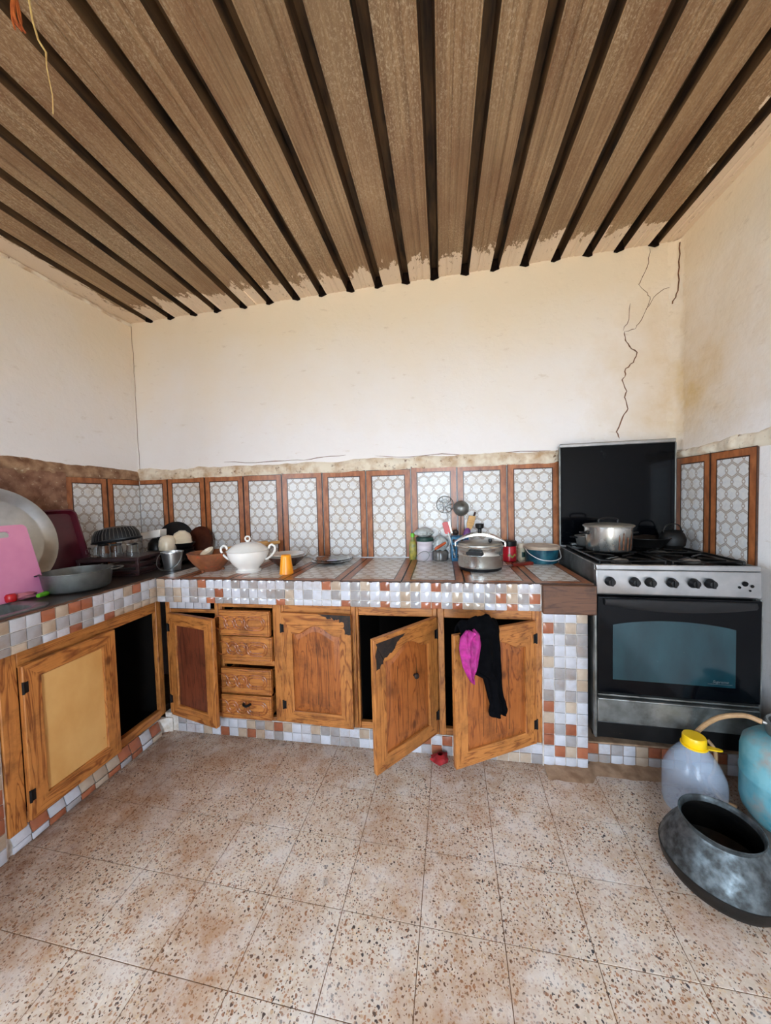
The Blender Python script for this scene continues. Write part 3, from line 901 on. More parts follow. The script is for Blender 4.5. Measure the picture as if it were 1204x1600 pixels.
# ------------------------------------------------------------------ cupboards
def door_frame(w, h, t, mir, arch, sw=0.058, br=0.062, tr=0.060, A=0.045, sag=0.0):
    """frame and panel outlines of one door leaf; x 0..w (mirrored when the hinge is on the right)"""
    zs = h - tr - (A if arch else 0)
    def top(x):
        if not arch: return zs
        u = (x - sw) / (w - 2 * sw)
        d = abs(u - 0.5) / 0.5
        if d > 0.80: return zs
        return zs + A * (0.5 + 0.5 * math.cos(PI * d / 0.80)) ** 0.75
    n = 20
    line = [(sw + (w - 2 * sw) * i / n, top(sw + (w - 2 * sw) * i / n)) for i in range(n + 1)]
    return line, zs
def mirror(mb, mir):
    if mir:
        mb.v = [(-x, y, z) for x, y, z in mb.v]
        mb.f = [tuple(reversed(f)) for f in mb.f]
    return mb
def cab_door(cab, hinge, theta, w, h, mir=False, arch=True, panel=M_WP, face='y', t=0.022, knob=None, burnt=None, lab=None):
    """door leaf hinged at a world point; opens outwards by theta"""
    line, zs = door_frame(w, h, t, mir, arch)
    sw, br = 0.058, 0.062
    fr = MB()
    I = [(sw, br)] + line + [(w - sw, br)]
    m = len(line)
    O = [(0.0, 0.0)] + [((0.0 if i == 0 else (w if i == m - 1 else p[0])), h) for i, p in enumerate(line)] + [(w, 0.0)]
    nI = len(I)
    for i in range(nI):
        j = (i + 1) % nI
        mi = 0 if i in (0, nI - 2) else 1
        q = [O[i], O[j], I[j], I[i]]
        vs = [(x, -t, z) for x, z in q] + [(x, 0.0, z) for x, z in q]
        fr.add(vs, [(3, 2, 1, 0), (4, 5, 6, 7), (0, 1, 5, 4), (2, 3, 7, 6)], mi)
    base = 0.0 if face == 'y' else PI / 2
    rz = base + (theta if mir else -theta)
    door = part('door', mirror(fr, mir), [M_WZ, M_WX], cab, smooth=30)
    bw = bmesh.new(); bw.from_mesh(door.data)
    bmesh.ops.remove_doubles(bw, verts=bw.verts, dist=0.0002); bmesh.ops.recalc_face_normals(bw, faces=bw.faces)
    bw.to_mesh(door.data); bw.free()
    bv = door.modifiers.new('bevel', 'BEVEL'); bv.width = 0.0025; bv.segments = 2; bv.limit_method = 'ANGLE'; bv.angle_limit = math.radians(40)
    door.location = Vector(hinge) - Vector(cab.location)
    door.rotation_euler = (0, 0, rz)
    WM[door.name] = Matrix.Translation(hinge) @ Matrix.Rotation(rz, 4, 'Z')
    if lab: door['label'] = lab
    # panel: flat field with a bevelled raised centre following the arch
    pm = MB()
    if arch:
        inset = 0.030
        lo = [(sw - 0.006, br - 0.006), (w - sw + 0.006, br - 0.006)]
        outer = [(sw - .006, br - .006)] + [(x, z + 0.006) for x, z in line] + [(w - sw + .006, br - .006)]
        cx, cz = w / 2, h / 2
        inner = []
        for i, (x, z) in enumerate(outer):
            xi = min(max(x, sw + inset), w - sw - inset)
            zi = br + inset if i in (0, len(outer) - 1) else z - inset - 0.004
            inner.append((xi, zi))
        yo, yi = -t + 0.012, -t + 0.004
        pm.loft([[(x, -0.004, z) for x, z in outer], [(x, yo, z) for x, z in outer], [(x, yi, z) for x, z in inner]], closed=True)
        pm.add([(x, yi, z) for x, z in inner], [tuple(range(len(inner)))])
        pm.add([(x, -0.004, z) for x, z in outer], [tuple(range(len(outer) - 1, -1, -1))])
        # scratched joints between the boards of the panel
        bx = MB()
        for q in (0.30, 0.52, 0.74):
            xx = sw + (w - 2 * sw) * q
            bx.box((xx - 0.0008, yi - 0.0006, br + inset + 0.01), (xx + 0.0008, yi + 0.002, zs - inset - 0.01))
    else:
        pm.box((sw - 0.004, -t + 0.010, br - 0.004), (w - sw + 0.004, -0.006, zs + 0.004))
        bx = None
    p = part('panel', mirror(pm, mir), panel, door, smooth=25)
    if bx: part('board_joint', mirror(bx, mir), M_BURN, door)
    for hz in (h * 0.16, h * 0.86):
        part('hinge', mirror(MB().tube([(0.0, -t - 0.001, hz - 0.022), (0.0, -t - 0.001, hz + 0.022)], 0.0045, 8).box((0.0, -t - 0.0012, hz - 0.02), (0.016, -t, hz + 0.02)), mir), M_BLACK, door)
    if knob:
        kx, kz = knob
        k = MB().lathe([(0.0, 0.024), (0.009, 0.023), (0.013, 0.016), (0.010, 0.010), (0.005, 0.006), (0.006, 0.0), (0.0, 0.0)], 14, mat=Matrix.Rotation(PI / 2, 4, 'X'))
        k.v = [(x + kx, y - t + 0.004, z + kz) for x, y, z in k.v]
        part('knob', mirror(k, mir), M_BURN, door)
    if burnt:
        # scorched, split corner of the frame: a thin irregular char crust
        rj = random.Random(int(w * 1000)); pts = []
        for (xa_, za_), (xb_, zb_) in zip(burnt, burnt[1:] + burnt[:1]):
            for q in range(5):
                k_ = q / 5
                edge = (xa_ > w - 0.001 and xb_ > w - 0.001) or (za_ > h - 0.02 and zb_ > h - 0.02)
                jx, jz = (0, 0) if (edge or q == 0) else (rj.uniform(-.008, .008), rj.uniform(-.008, .008))
                pts.append((min(w, xa_ + (xb_ - xa_) * k_ + jx), min(h, za_ + (zb_ - za_) * k_ + jz)))
        bm_ = MB().prism(pts, -t - 0.0007, -t + 0.001, 'y')
        part('scorched_corner', mirror(bm_, mir), M_BURN, door)
    return door

FY = -0.560     # face of the back cupboards
ZB, ZT = 0.108, 0.726
def unit(name, label, xa, xb, lt=0.035, rtw=0.035, rail=True, zbot=0.140, ztop=0.668, group=None):
    c = thing(name, label, 'cabinet', ((xa + xb) / 2, -0.28, 0.098), group=group)
    # carcass: back, floor and the two cheeks
    mb = MB().box((xa + .004, -0.030, 0.10), (xb - .004, -0.012, 0.724)).box((xa + .004, -0.53, 0.10), (xb - .004, -0.03, 0.112)).box((xa + .004, -0.53, 0.112), (xa + 0.014, -0.03, 0.724)).box((xb - 0.014, -0.53, 0.112), (xb - .004, -0.03, 0.724)).box((xa + .014, -0.53, 0.716), (xb - .014, -0.03, 0.724))
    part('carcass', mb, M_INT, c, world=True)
    if lt: part('stile', MB().box((xa, FY, ZB), (xa + lt, FY + 0.026, ZT)), M_WZ, c, world=True, bevel=0.003)
    if rtw: part('stile', MB().box((xb - rtw, FY, ZB), (xb, FY + 0.026, ZT)), M_WZ, c, world=True, bevel=0.003)
    if rail: part('rail', MB().box((xa + lt, FY + 0.001, ztop), (xb - rtw, FY + 0.025, ZT)), M_WX, c, world=True, bevel=0.003)
    part('rail', MB().box((xa + lt, FY + 0.001, ZB), (xb - rtw, FY + 0.025, zbot)), M_WX, c, world=True, bevel=0.003)
    return c
u1 = unit('base_cabinet', 'pine corner cupboard with dark replaced panel in its half-open door', 0.665, 0.972, 0.03, 0.02, rail=False)
part('rail', MB().box((0.695, FY + .001, 0.655), (0.952, FY + 0.025, 0.674)), M_WX, u1, world=True, bevel=0.003)
cab_door(u1, (0.700, FY - 0.004, 0.115), math.radians(14), 0.325, 0.545, False, False, M_WDARK)
u2 = thing('drawer_cabinet', 'pine cabinet of four carved drawers beside the corner cupboard', 'cabinet', (1.135, -0.28, 0.098))
xa, xb = 0.974, 1.318
mb = MB().box((xa, -0.030, 0.10), (xb, -0.012, 0.724)).box((xa, -0.53, 0.10), (xb, -0.03, 0.112)).box((xa, -0.53, 0.112), (xa + 0.01, -0.03, 0.724)).box((xb - 0.012, -0.53, 0.112), (xb, -0.03, 0.724)).box((xa, -0.53, 0.716), (xb, -0.03, 0.724))
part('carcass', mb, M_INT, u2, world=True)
part('stile', MB().box((xb - 0.045, FY, ZB), (xb, FY + 0.026, ZT)), M_WZ, u2, world=True, bevel=0.003)
part('stile', MB().box((xa, FY, ZB), (xa + 0.02, FY + 0.026, ZT)), M_WZ, u2, world=True, bevel=0.003)
part('rail', MB().box((xa + .02, FY + .001, 0.690), (xb - .045, FY + 0.025, ZT)), M_WX, u2, world=True, bevel=0.003)
part('rail', MB().box((xa + .02, FY + .001, 0.392), (xb - .045, FY + 0.025, 0.420)), M_WX, u2, world=True, bevel=0.003)
part('rail', MB().box((xa + .02, FY + .001, ZB), (xb - .045, FY + 0.025, 0.126)), M_WX, u2, world=True, bevel=0.003)
def stadium(cx, cz, rx, rz, n=10):
    return [(cx + rx - rz + rz * math.cos(a), cz + rz * math.sin(a)) for a in [(-PI / 2 + PI * i / n) for i in range(n + 1)]] + [(cx - rx + rz + rz * math.cos(a), cz + rz * math.sin(a)) for a in [(PI / 2 + PI * i / n) for i in range(n + 1)]]
for za, zb, outw, dx in ((0.556, 0.682, 0.030, 0.0), (0.424, 0.548, 0.022, 0.004), (0.258, 0.384, 0.030, -0.002), (0.128, 0.250, 0.034, -0.004)):
    yf = FY - outw
    d = part('drawer', MB().box((xa + 0.022 + dx, yf, za), (xb - 0.049 + dx, yf + 0.020, zb)).box((xa + 0.034, yf + 0.02, za + .012), (xb - 0.062, -0.10, za + .02)).box((xa + 0.034, yf + 0.02, za + .02), (xa + 0.044, -0.10, zb - .02)).box((xb - 0.072, yf + 0.02, za + .02), (xb - 0.062, -0.10, zb - .02)), M_WX, u2, world=True, bevel=0.002)
    cm = MB()
    zc_ = (za + zb) / 2
    xr = xb - 0.049 + dx
    def ridge(pl, r=0.0038, closed=True):
        cm.tube([(x, yf - 0.0005, z) for x, z in pl], r, 6, closed)
    ridge(stadium(xr - 0.078, zc_, 0.056, 0.034)); ridge(stadium(xr - 0.078, zc_, 0.042, 0.021))
    for k, cx in enumerate((xr - 0.160, xr - 0.212)):
        ridge(arc((cx, zc_), 0.032, 0, 2 * PI, 22)[:-1]); ridge(arc((cx, zc_), 0.017, 0, 2 * PI, 18)[:-1])
    ridge([(cx_, zc_ + s_) for cx_, s_ in ((xr - 0.132, 0.030), (xr - 0.14, 0.012), (xr - 0.144, -0.012), (xr - 0.15, -0.030))], closed=False)
    ridge(stadium(xr - 0.268, zc_, 0.036, 0.034))
    e_ = 0.006
    ridge([(xa + 0.03 + dx, za + e_), (xr - 0.008, za + e_), (xr - 0.008, zb - e_), (xa + 0.03 + dx, zb - e_)], 0.0018)
    part('carving', cm, M_WP, d, world=True)
    if za < 0.2:
        hb = MB().tube(spline([(1.118, yf - 0.002, 0.212), (1.126, yf - 0.018, 0.214), (1.142, yf - 0.020, 0.208), (1.156, yf - 0.002, 0.210)], 4), 0.006, 8)
        part('handle', hb, M_BLACK, d, world=True)
u3 = unit('base_cabinet', 'pine cupboard with closed arched door right of the drawers', 1.320, 1.702, 0.012, 0.022)
cab_door(u3, (1.328, FY - 0.002, 0.126), math.radians(3), 0.362, 0.552, False, True, knob=None, burnt=[(0.20, 0.552), (0.362, 0.552), (0.362, 0.46), (0.332, 0.462), (0.328, 0.518), (0.29, 0.532), (0.24, 0.540)])
u4 = unit('base_cabinet', 'open pine cupboard whose knobbed door swings out at half width', 1.704, 2.092, 0.012, 0.020)
cab_door(u4, (2.074, FY - 0.004, 0.128), math.radians(50), 0.372, 0.548, True, True, knob=(0.150, 0.330), burnt=[(0.362, 0.530), (0.362, 0.42), (0.335, 0.44), (0.318, 0.462), (0.28, 0.470), (0.25, 0.505), (0.20, 0.530)])
u5 = unit('base_cabinet', 'open pine cupboard with dark cloth thrown over its door', 2.094, 2.552, 0.030, 0.040)
HD = (2.512, FY - 0.006, 0.122)
TD = math.radians(29)
cab_door(u5, HD, TD, 0.412, 0.552, True, True)

# left cupboard (faces +x) -----------------------------------------------------
FX = 0.612
u6 = thing('base_cabinet', 'pine sink cupboard on the left with yellow plywood door and open bay', 'cabinet', (0.32, -0.89, 0.078))
mb = MB().box((0.02, -1.225, 0.08), (0.03, -0.535, 0.722)).box((0.03, -1.225, 0.08), (0.59, -0.535, 0.092)).box((0.03, -1.225, 0.092), (0.59, -1.215, 0.722)).box((0.03, -0.545, 0.092), (0.59, -0.535, 0.722)).box((0.03, -1.215, 0.714), (0.59, -0.545, 0.722))
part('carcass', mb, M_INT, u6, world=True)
def lbox(ya, yb, za, zb, m, nm, off=0.0):
    return part(nm, MB().box((FX - 0.026, yb, za), (FX - off, ya, zb)), m, u6, world=True, bevel=0.003)
lbox(-1.178, -1.232, 0.070, 0.724, M_WZ, 'stile')
lbox(-0.532, -0.566, 0.086, 0.724, M_WZ, 'stile')
lbox(-0.566, -1.178, 0.655, 0.724, M_WY, 'rail', 0.001)
lbox(-0.566, -1.178, 0.078, 0.122, M_WY, 'rail', 0.001)
lbox(-0.826, -0.842, 0.122, 0.655, M_WZ, 'stile', 0.004)
cab_door(u6, (FX + 0.003, -1.180, 0.092), math.radians(1.0), 0.352, 0.572, False, False, M_PLY, face='x')
# blue drum in the open bay
o = part('plastic_drum', MB().lathe([(0, 0), (0.10, 0), (0.108, 0.01), (0.11, 0.20), (0.104, 0.21), (0.11, 0.22), (0.11, 0.40), (0.085, 0.44), (0.04, 0.45), (0.04, 0.48), (0, 0.48)], 28), M_NAVY)
o.location = (0.33, -0.70, 0.0925); tag(o, 'dark blue plastic drum in the open bay of the sink cupboard', 'drum')
# dim pot inside the middle cupboard
t = thing('cooking_pot', 'dim steel pot standing inside the middle open cupboard', 'pot', (1.86, -0.36, 0.1125))
part('body', MB().lathe([(0, 0), (0.10, 0), (0.11, 0.012), (0.112, 0.13), (0.116, 0.134), (0.112, 0.138), (0.106, 0.132), (0.104, 0.015), (0, 0.010)], 30), M_STEELD, t)
part('lid', MB().lathe([(0.114, 0.139), (0.08, 0.152), (0.0, 0.158)], 30).lathe([(0, 0.186), (0.014, 0.182), (0.010, 0.158), (0, 0.156)], 12), M_STEELD, t)

# ------------------------------------------------------------------ cooker on its plinth
sp = thing('stove_plinth', 'low mosaic-faced step under the cooker', 'plinth', (3.08, -0.27, 0))
PZ = 0.102
part('step', MB().box((2.746, -0.514, 0.0), (RX - 0.001, -0.001, PZ)), M_CONC, sp, world=True, bevel=0.004)
mosaic_x(sp, 2.750, RX - 0.004, -0.514, [(0.002, 0.050), (0.050, 0.098)], 0.0505)

def skirt(u, v):
    x = 2.555 + u * 0.62
    y = -0.517 - v * (0.075 + 0.012 * fbm(x * 7, 3))
    y -= 0.045 * max(0.0, min(1.0, (2.765 - x) / 0.03))
    return (x, y, max(0.0008, 0.014 * (1 - v) + 0.003 * fbm(x * 20, v * 6)) if v < 0.98 else -0.002)
part('cement_skirt', MB().grid(skirt, 60, 6), M_CONC, sp, world=True, smooth=60, fix=False)
SY = math.radians(-3.0)
st = thing('gas_cooker', 'steel gas cooker with black glass oven door and raised black lid', 'cooker', (3.056, -0.338, PZ), SY)
HW, DF, DB = 0.2865, -0.285, 0.270      # half width, front, back (local)
def Z(zw): return zw - PZ
# body: two cheeks, back and floor
part('side_panel', MB().box((-HW, DF + 0.02, Z(0.185)), (-HW + 0.012, DB, Z(0.928))), M_STEELD, st, bevel=0.003)
part('side_panel', MB().box((HW - 0.012, DF + 0.02, Z(0.185)), (HW, DB, Z(0.928))), M_STEELD, st, bevel=0.003)
part('body', MB().box((-HW + .012, DF + 0.035, Z(0.19)), (HW - .012, DB, Z(0.895))), M_BLACKE, st)
for sx in (-1, 1):
    for yy in (-0.13, DB - 0.05):
        part('leg', MB().lathe([(0, 0), (0.020, 0), (0.020, 0.01), (0.012, 0.02), (0.012, 0.09), (0, 0.09)], 12, (sx * 0.23, yy, 0)), M_BLACK, st)
# hob
part('hob', MB().box((-HW + 0.010, DF + 0.03, Z(0.895)), (HW - 0.010, DB - 0.005, Z(0.905))).box((-HW + 0.004, DF + 0.012, Z(0.905)), (HW - 0.004, DF + 0.03, Z(0.926))).box((-HW + .004, DB - 0.02, Z(0.905)), (HW - .004, DB - 0.006, Z(0.925))).box((-HW + .012, DF + .03, Z(.905)), (-HW + .026, DB - .02, Z(.925))).box((HW - .026, DF + .03, Z(.905)), (HW - .012, DB - .02, Z(.925))), M_BLACKE, st, bevel=0.003)
part('front_trim', MB().box((-HW, DF - 0.002, Z(0.908)), (HW, DF + 0.012, Z(0.930))), M_STEEL, st, bevel=0.004)
BPOS = [(-0.135, -0.135, 0.042), (0.135, -0.135, 0.050), (-0.135, 0.115, 0.038), (0.135, 0.115, 0.045)]
for bx_, by_, br_ in BPOS:
    b = part('burner', MB().lathe([(0, 0.012), (br_ * 0.8, 0.012), (br_, 0.008), (br_, 0.0), (0, 0)], 24, (bx_, by_, Z(0.906))), M_BLACKE, st)
    part('burner_cap', MB().lathe([(0, 0.0225), (br_ * 0.62, 0.0222), (br_ * 0.72, 0.018), (br_ * 0.70, 0.012), (0, 0.012)], 24, (bx_, by_, Z(0.906))), M_BURNERC, b)
for sx in (-1, 1):
    g = MB()
    gz = Z(0.938)
    x0, x1, ya, yb = (sx * 0.135 - 0.122, sx * 0.135 + 0.122, -0.245, 0.225)
    g.tube([(x0, ya, gz), (x1, ya, gz), (x1, yb, gz), (x0, yb, gz)], 0.005, 6, closed=True)
    for by_ in (-0.135, 0.115):
        for k in range(4):
            a = PI / 4 + k * PI / 2
            g.tube([(sx * 0.135 + 0.025 * math.cos(a), by_ + 0.025 * math.sin(a), gz), (sx * 0.135 + 0.12 * math.cos(a), by_ + 0.11 * math.sin(a), gz)], 0.0045, 6)
    g.tube([(x0, -0.01, gz), (x1, -0.01, gz)], 0.005, 6)
    for xx in (x0, x1):
        for yy in (ya, yb):
            g.tube([(xx, yy, gz), (xx, yy, Z(0.907))], 0.0045, 6)
    part('pan_support', g, M_BLACKE, st)
# control panel
cp = part('control_panel', MB().prism([(DF, Z(0.802)), (DF - 0.006, Z(0.812)), (DF - 0.002, Z(0.907)), (DF + 0.03, Z(0.907)), (DF + 0.03, Z(0.802))], -HW, HW, 'x'), M_STEEL, st, bevel=0.003)
for kx in (-0.237, -0.147, -0.091, -0.015, 0.060, 0.115):
    k = MB().lathe([(0, 0.0), (0.019, 0.0), (0.0195, 0.004), (0.0165, 0.009), (0.015, 0.024), (0.012, 0.028), (0, 0.028)], 20, mat=Matrix.Rotation(PI / 2, 4, 'X'))
    k.box((-0.004, -0.034, -0.014), (0.004, -0.027, 0.014))
    k.v = [(x + kx, y + DF - 0.004, z + Z(0.861)) for x, y, z in k.v]
    part('knob', k, M_BLACK, cp, bevel=0.001)
hm = MB()
for hx, hz, hr in ((0.232, 0.862, 0.010), (0.255, 0.853, 0.006), (0.214, 0.848, 0.005), (0.248, 0.836, 0.004)):
    hm.lathe([(0, 0.0012), (hr, 0.0012), (hr, 0), (0, 0)], 14, (hx, DF - 0.0052, Z(hz)), 1.0, 1.0, mat=Matrix.Rotation(PI / 2, 4, 'X'))
part('switch_hole', hm, M_GLASSB, cp)
# oven door
od = part('oven_door', MB().box((-HW + 0.002, DF - 0.012, Z(0.392)), (HW - 0.002, DF + 0.02, Z(0.798))), M_GLASSB, st, bevel=0.004)
wz0, wz1 = Z(0.452), Z(0.682)
wp = [(-0.228, wz0), (0.200, wz0)] + [(0.200 - 0.428 * i / 14, wz1 + 0.024 * math.sin(PI * i / 14) ** 0.8) for i in range(15)]
part('oven_window', MB().prism(wp, DF - 0.0135, DF - 0.011, 'y'), M_OVEN, od, label='teal tinted oven window')
hz = Z(0.772)
hn = []
for i in range(17):
    u = i / 16 * 2 - 1
    dip = 0.022 * (1 - u * u) if abs(u) < 1 else 0
    x = u * (HW - 0.026)
    hn.append([(x, DF - 0.012, hz + 0.020), (x, DF - 0.024, hz + 0.018), (x, DF - 0.028, hz + 0.004 - dip * 0.6), (x, DF - 0.022, hz - 0.006 - dip), (x, DF - 0.012, hz - 0.008 - dip)])
part('handle', MB().loft(hn, closed=True, cap=(True, True)), M_BLACK, od, smooth=50)
part('door_sill', MB().box((-HW + 0.004, DF - 0.010, Z(0.378)), (HW - 0.004, DF + 0.01, Z(0.384))), M_STEELD, st, bevel=0.001)
part('drawer', MB().box((-HW + 0.004, DF - 0.006, Z(0.262)), (HW - 0.004, DF + 0.02, Z(0.366))).box((-HW + 0.004, DF - 0.012, Z(0.358)), (HW - 0.004, DF - 0.004, Z(0.366))), M_STEELD, st, bevel=0.003)
part('kick_panel', MB().box((-HW + 0.004, DF + 0.004, Z(0.188)), (HW - 0.004, DF + 0.02, Z(0.258))), M_BLACKE, st, bevel=0.003)
for sx in (-1, 1):
    part('side_trim', MB().box((sx * (HW + .0015) - 0.0045, DF - 0.004, Z(0.19)), (sx * (HW + .0015) + 0.0045, DF + 0.016, Z(0.80))), M_STEELD, st, bevel=0.002)
# maker's script on the window
fc = bpy.data.curves.new('maker_script', 'FONT')
fc.body = 'Supreme'; fc.size = 0.015; fc.shear = 0.35; fc.extrude = 0.0003; fc.align_x = 'CENTER'
fo = bpy.data.objects.new('maker_script', fc)
C.objects.link(fo)
bpy.context.view_layer.update()
me = bpy.data.meshes.new_from_object(fo.evaluated_get(bpy.context.evaluated_depsgraph_get()))
bpy.data.objects.remove(fo)
me.transform(Matrix.Translation((0.150, DF - 0.0140, Z(0.468))) @ Matrix.Rotation(PI / 2, 4, 'X'))
me.materials.clear(); me.materials.append(M_STEEL)
fo = bpy.data.objects.new('maker_script', me); C.objects.link(fo); fo.parent = od
part('maker_underline', MB().box((0.108, DF - 0.0142, Z(0.4622)), (0.190, DF - 0.0136, Z(0.4634))), M_STEEL, od)
# raised lid
lid = part('lid', MB().box((-HW + 0.004, DB - 0.010, Z(0.935)), (HW - 0.004, DB - 0.002, Z(1.490))), M_GLASSB, st, bevel=0.003)
part('lid_trim', MB().box((-HW + 0.002, DB - 0.018, Z(1.484)), (HW - 0.002, DB + 0.002, Z(1.506))), M_STEEL, lid, bevel=0.005)
for sx in (-1, 1):
    part('lid_hinge', MB().box((sx * 0.20 - 0.03, DB - 0.035, Z(0.915)), (sx * 0.20 + 0.03, DB - 0.011, Z(0.950))), M_STEELD, lid, bevel=0.004)
    part('lid_edge', MB().box((sx * (HW - 0.003) - 0.003, DB - 0.013, Z(0.935)), (sx * (HW - 0.003) + 0.003, DB, Z(1.484))), M_STEELD, lid)

def vessel(r0, r1, h, t=0.003, lipw=0.004, round_=0.012):
    return [(0, 0), (r0 - round_, 0), (r0 - round_ * 0.3, round_ * 0.3), (r0, round_), (r1, h - 0.004), (r1 + lipw, h - 0.002), (r1 + lipw, h), (r1 - t, h), (r0 - t, round_ + t), (r0 - round_, t), (0, t)]
GZ = 0.9435
# lidded pot on the front left burner
t = thing('cooking_pot', 'lidded aluminium pot with brown drips on the cooker', 'pot', (2.935, -0.300, GZ))
part('body', MB().lathe(vessel(0.098, 0.104, 0.118), 40), M_ALUP, t)
part('drip', MB().lathe([(0.1035, 0.02), (0.1052, 0.05), (0.1062, 0.085)], 40).xf(Matrix.Identity(4)), M_BROWNB, t) if False else None
dm = MB()
for k, (a, z_a, z_b, wd) in enumerate(((-1.52, 0.012, 0.082, 0.05), (-1.33, 0.012, 0.092, 0.06), (-1.10, 0.012, 0.070, 0.07), (-0.85, 0.01, 0.085, 0.06))):
    dm.grid(lambda u, v, a=a, z_a=z_a, z_b=z_b, wd=wd: (lambda zz, rr, aa: (rr * math.cos(aa), rr * math.sin(aa), zz))(z_a + v * (z_b - z_a), 0.0990 + 0.0062 * (z_a + v * (z_b - z_a)) / 0.118, a + (u - 0.5) * wd * 2 * (0.75 - 0.35 * v + 0.25 * math.sin(v * 11 + k * 2))), 4, 6)
part('grease_drip', dm, M_DRIP, t, fix=False)
ld_ = part('lid', MB().lathe([(0.110, 0.119), (0.111, 0.123), (0.104, 0.128), (0.05, 0.134), (0, 0.136)], 40), M_ALU, t)
hp = spline([(-0.042, 0, 0.131), (-0.040, 0, 0.152), (0, 0, 0.158), (0.040, 0, 0.152), (0.042, 0, 0.131)], 5)
part('lid_handle', MB().tube(hp, 0.005, 8), M_BLACK, ld_)
for s in (-1, 1):
    part('handle', MB().tube(spline([(s * 0.100, -0.025, 0.085), (s * 0.122, -0.02, 0.088), (s * 0.122, 0.02, 0.088), (s * 0.100, 0.025, 0.085)], 5), 0.005, 8), M_BLACK, t)
# small pan at the back left
t = thing('saucepan', 'small dark saucepan on the back left burner', 'pan', (2.905, -0.150, GZ), math.radians(10))
part('body', MB().lathe(vessel(0.058, 0.066, 0.055), 30), M_STEELD, t)
part('handle', MB().tube([(-0.062, 0, 0.045), (-0.085, 0, 0.05)], 0.005, 8).tube([(-0.085, 0, 0.05), (-0.105, -0.01, 0.052)], 0.007, 8, flat=0.5), M_BLACK, t)
# black pans on the right
t = thing('frying_pan', 'black frying pan on the right side of the cooker', 'pan', (3.155, -0.185, GZ), math.radians(75))
part('body', MB().lathe(vessel(0.085, 0.112, 0.050, 0.004, 0.003), 36), M_BLACKE, t)
part('handle', MB().tube(spline([(0.108, 0, 0.040), (0.125, 0, 0.055), (0.15, 0, 0.062)], 4), 0.008, 8, flat=0.6), M_BLACK, t)
t = thing('cooking_pot', 'soot-black rounded pot tilted in the right rear corner of the cooker', 'pot', (3.270, -0.215, 0.936))
part('body', MB().lathe([(0, 0), (0.035, 0.002), (0.052, 0.02), (0.056, 0.05), (0.048, 0.075), (0.040, 0.086), (0.044, 0.092), (0.036, 0.088), (0.046, 0.05), (0.030, 0.008), (0, 0.006)], 28), M_CAULD, t)
part('handle', MB().tube(spline([(-0.043, 0, 0.084), (-0.03, 0, 0.116), (0.0, 0, 0.126), (0.03, 0, 0.116), (0.043, 0, 0.084)], 5), 0.003, 6), M_CAULD, t)

# ------------------------------------------------------------------ floor, right side
t = thing('cauldron', 'squat worn metal cauldron with wide open rim on the floor', 'pot', (2.970, -0.967, 0.0))
outer = [(0, 0.0), (0.10, 0.0), (0.138, 0.014), (0.150, 0.036), (0.1525, 0.056)]
part('base_bowl', MB().lathe(outer + [(0.1535, 0.060), (0.1535, 0.064)], 56), M_CAULD, t)
part('body', MB().lathe([(0.1520, 0.064), (0.1500, 0.072), (0.144, 0.090), (0.130, 0.118), (0.112, 0.146), (0.101, 0.160), (0.0965, 0.170)], 56), M_CAUL, t)
part('rim', MB().lathe([(0.0965, 0.168), (0.0985, 0.176), (0.1025, 0.1835), (0.1035, 0.1865), (0.101, 0.188), (0.0985, 0.186), (0.0955, 0.178), (0.094, 0.170)], 56), M_CAUL, t)
part('inside', MB().lathe([(0.094, 0.170), (0.098, 0.158), (0.128, 0.116), (0.147, 0.064), (0.145, 0.040), (0.10, 0.006), (0, 0.006)], 56), M_CAULD, t)
bm_ = MB()
bm_.lathe([(0, 0.006), (0.007, 0.005), (0.009, 0), (0, 0)], 12, mat=Matrix.Rotation(PI / 2, 4, 'X'))
a = -1.15
bm_.xf(Matrix.Translation((0.1475 * math.cos(a), 0.1475 * math.sin(a), 0.085)) @ Matrix.Rotation(a + PI / 2, 4, 'Z'))
part('rivet', bm_, M_STEELD, t)

t = thing('water_jug', 'clear plastic water jug with yellow cap behind the cauldron', 'bottle', (3.062, -0.705, 0.0), math.radians(-15))
prof = [(0, 0.004), (0.080, 0.0), (0.094, 0.006), (0.098, 0.02), (0.098, 0.115), (0.096, 0.120), (0.098, 0.125), (0.094, 0.152), (0.078, 0.190), (0.056, 0.225), (0.036, 0.252), (0.030, 0.262), (0.030, 0.276)]
inner = [(r - 0.0015, z + (0.003 if r > 0.05 and z < 0.03 else 0)) for r, z in reversed(prof)]
part('body', MB().lathe(prof + inner[:-1] + [(0, 0.007)], 40), M_PET, t)
cp_ = part('cap', MB().lathe([(0.036, 0.252), (0.037, 0.254), (0.037, 0.284), (0.034, 0.290), (0, 0.291)], 28).lathe([(0.036, 0.250), (0.042, 0.250), (0.042, 0.256), (0.036, 0.256)], 28), M_YEL, t, bevel=0.001)
part('cap_tab', MB().prism([(0.040, -0.012), (0.075, -0.008), (0.084, -0.003), (0.084, 0.003), (0.075, 0.008), (0.040, 0.012)], 0.249, 0.2535, 'z'), M_YEL, cp_)

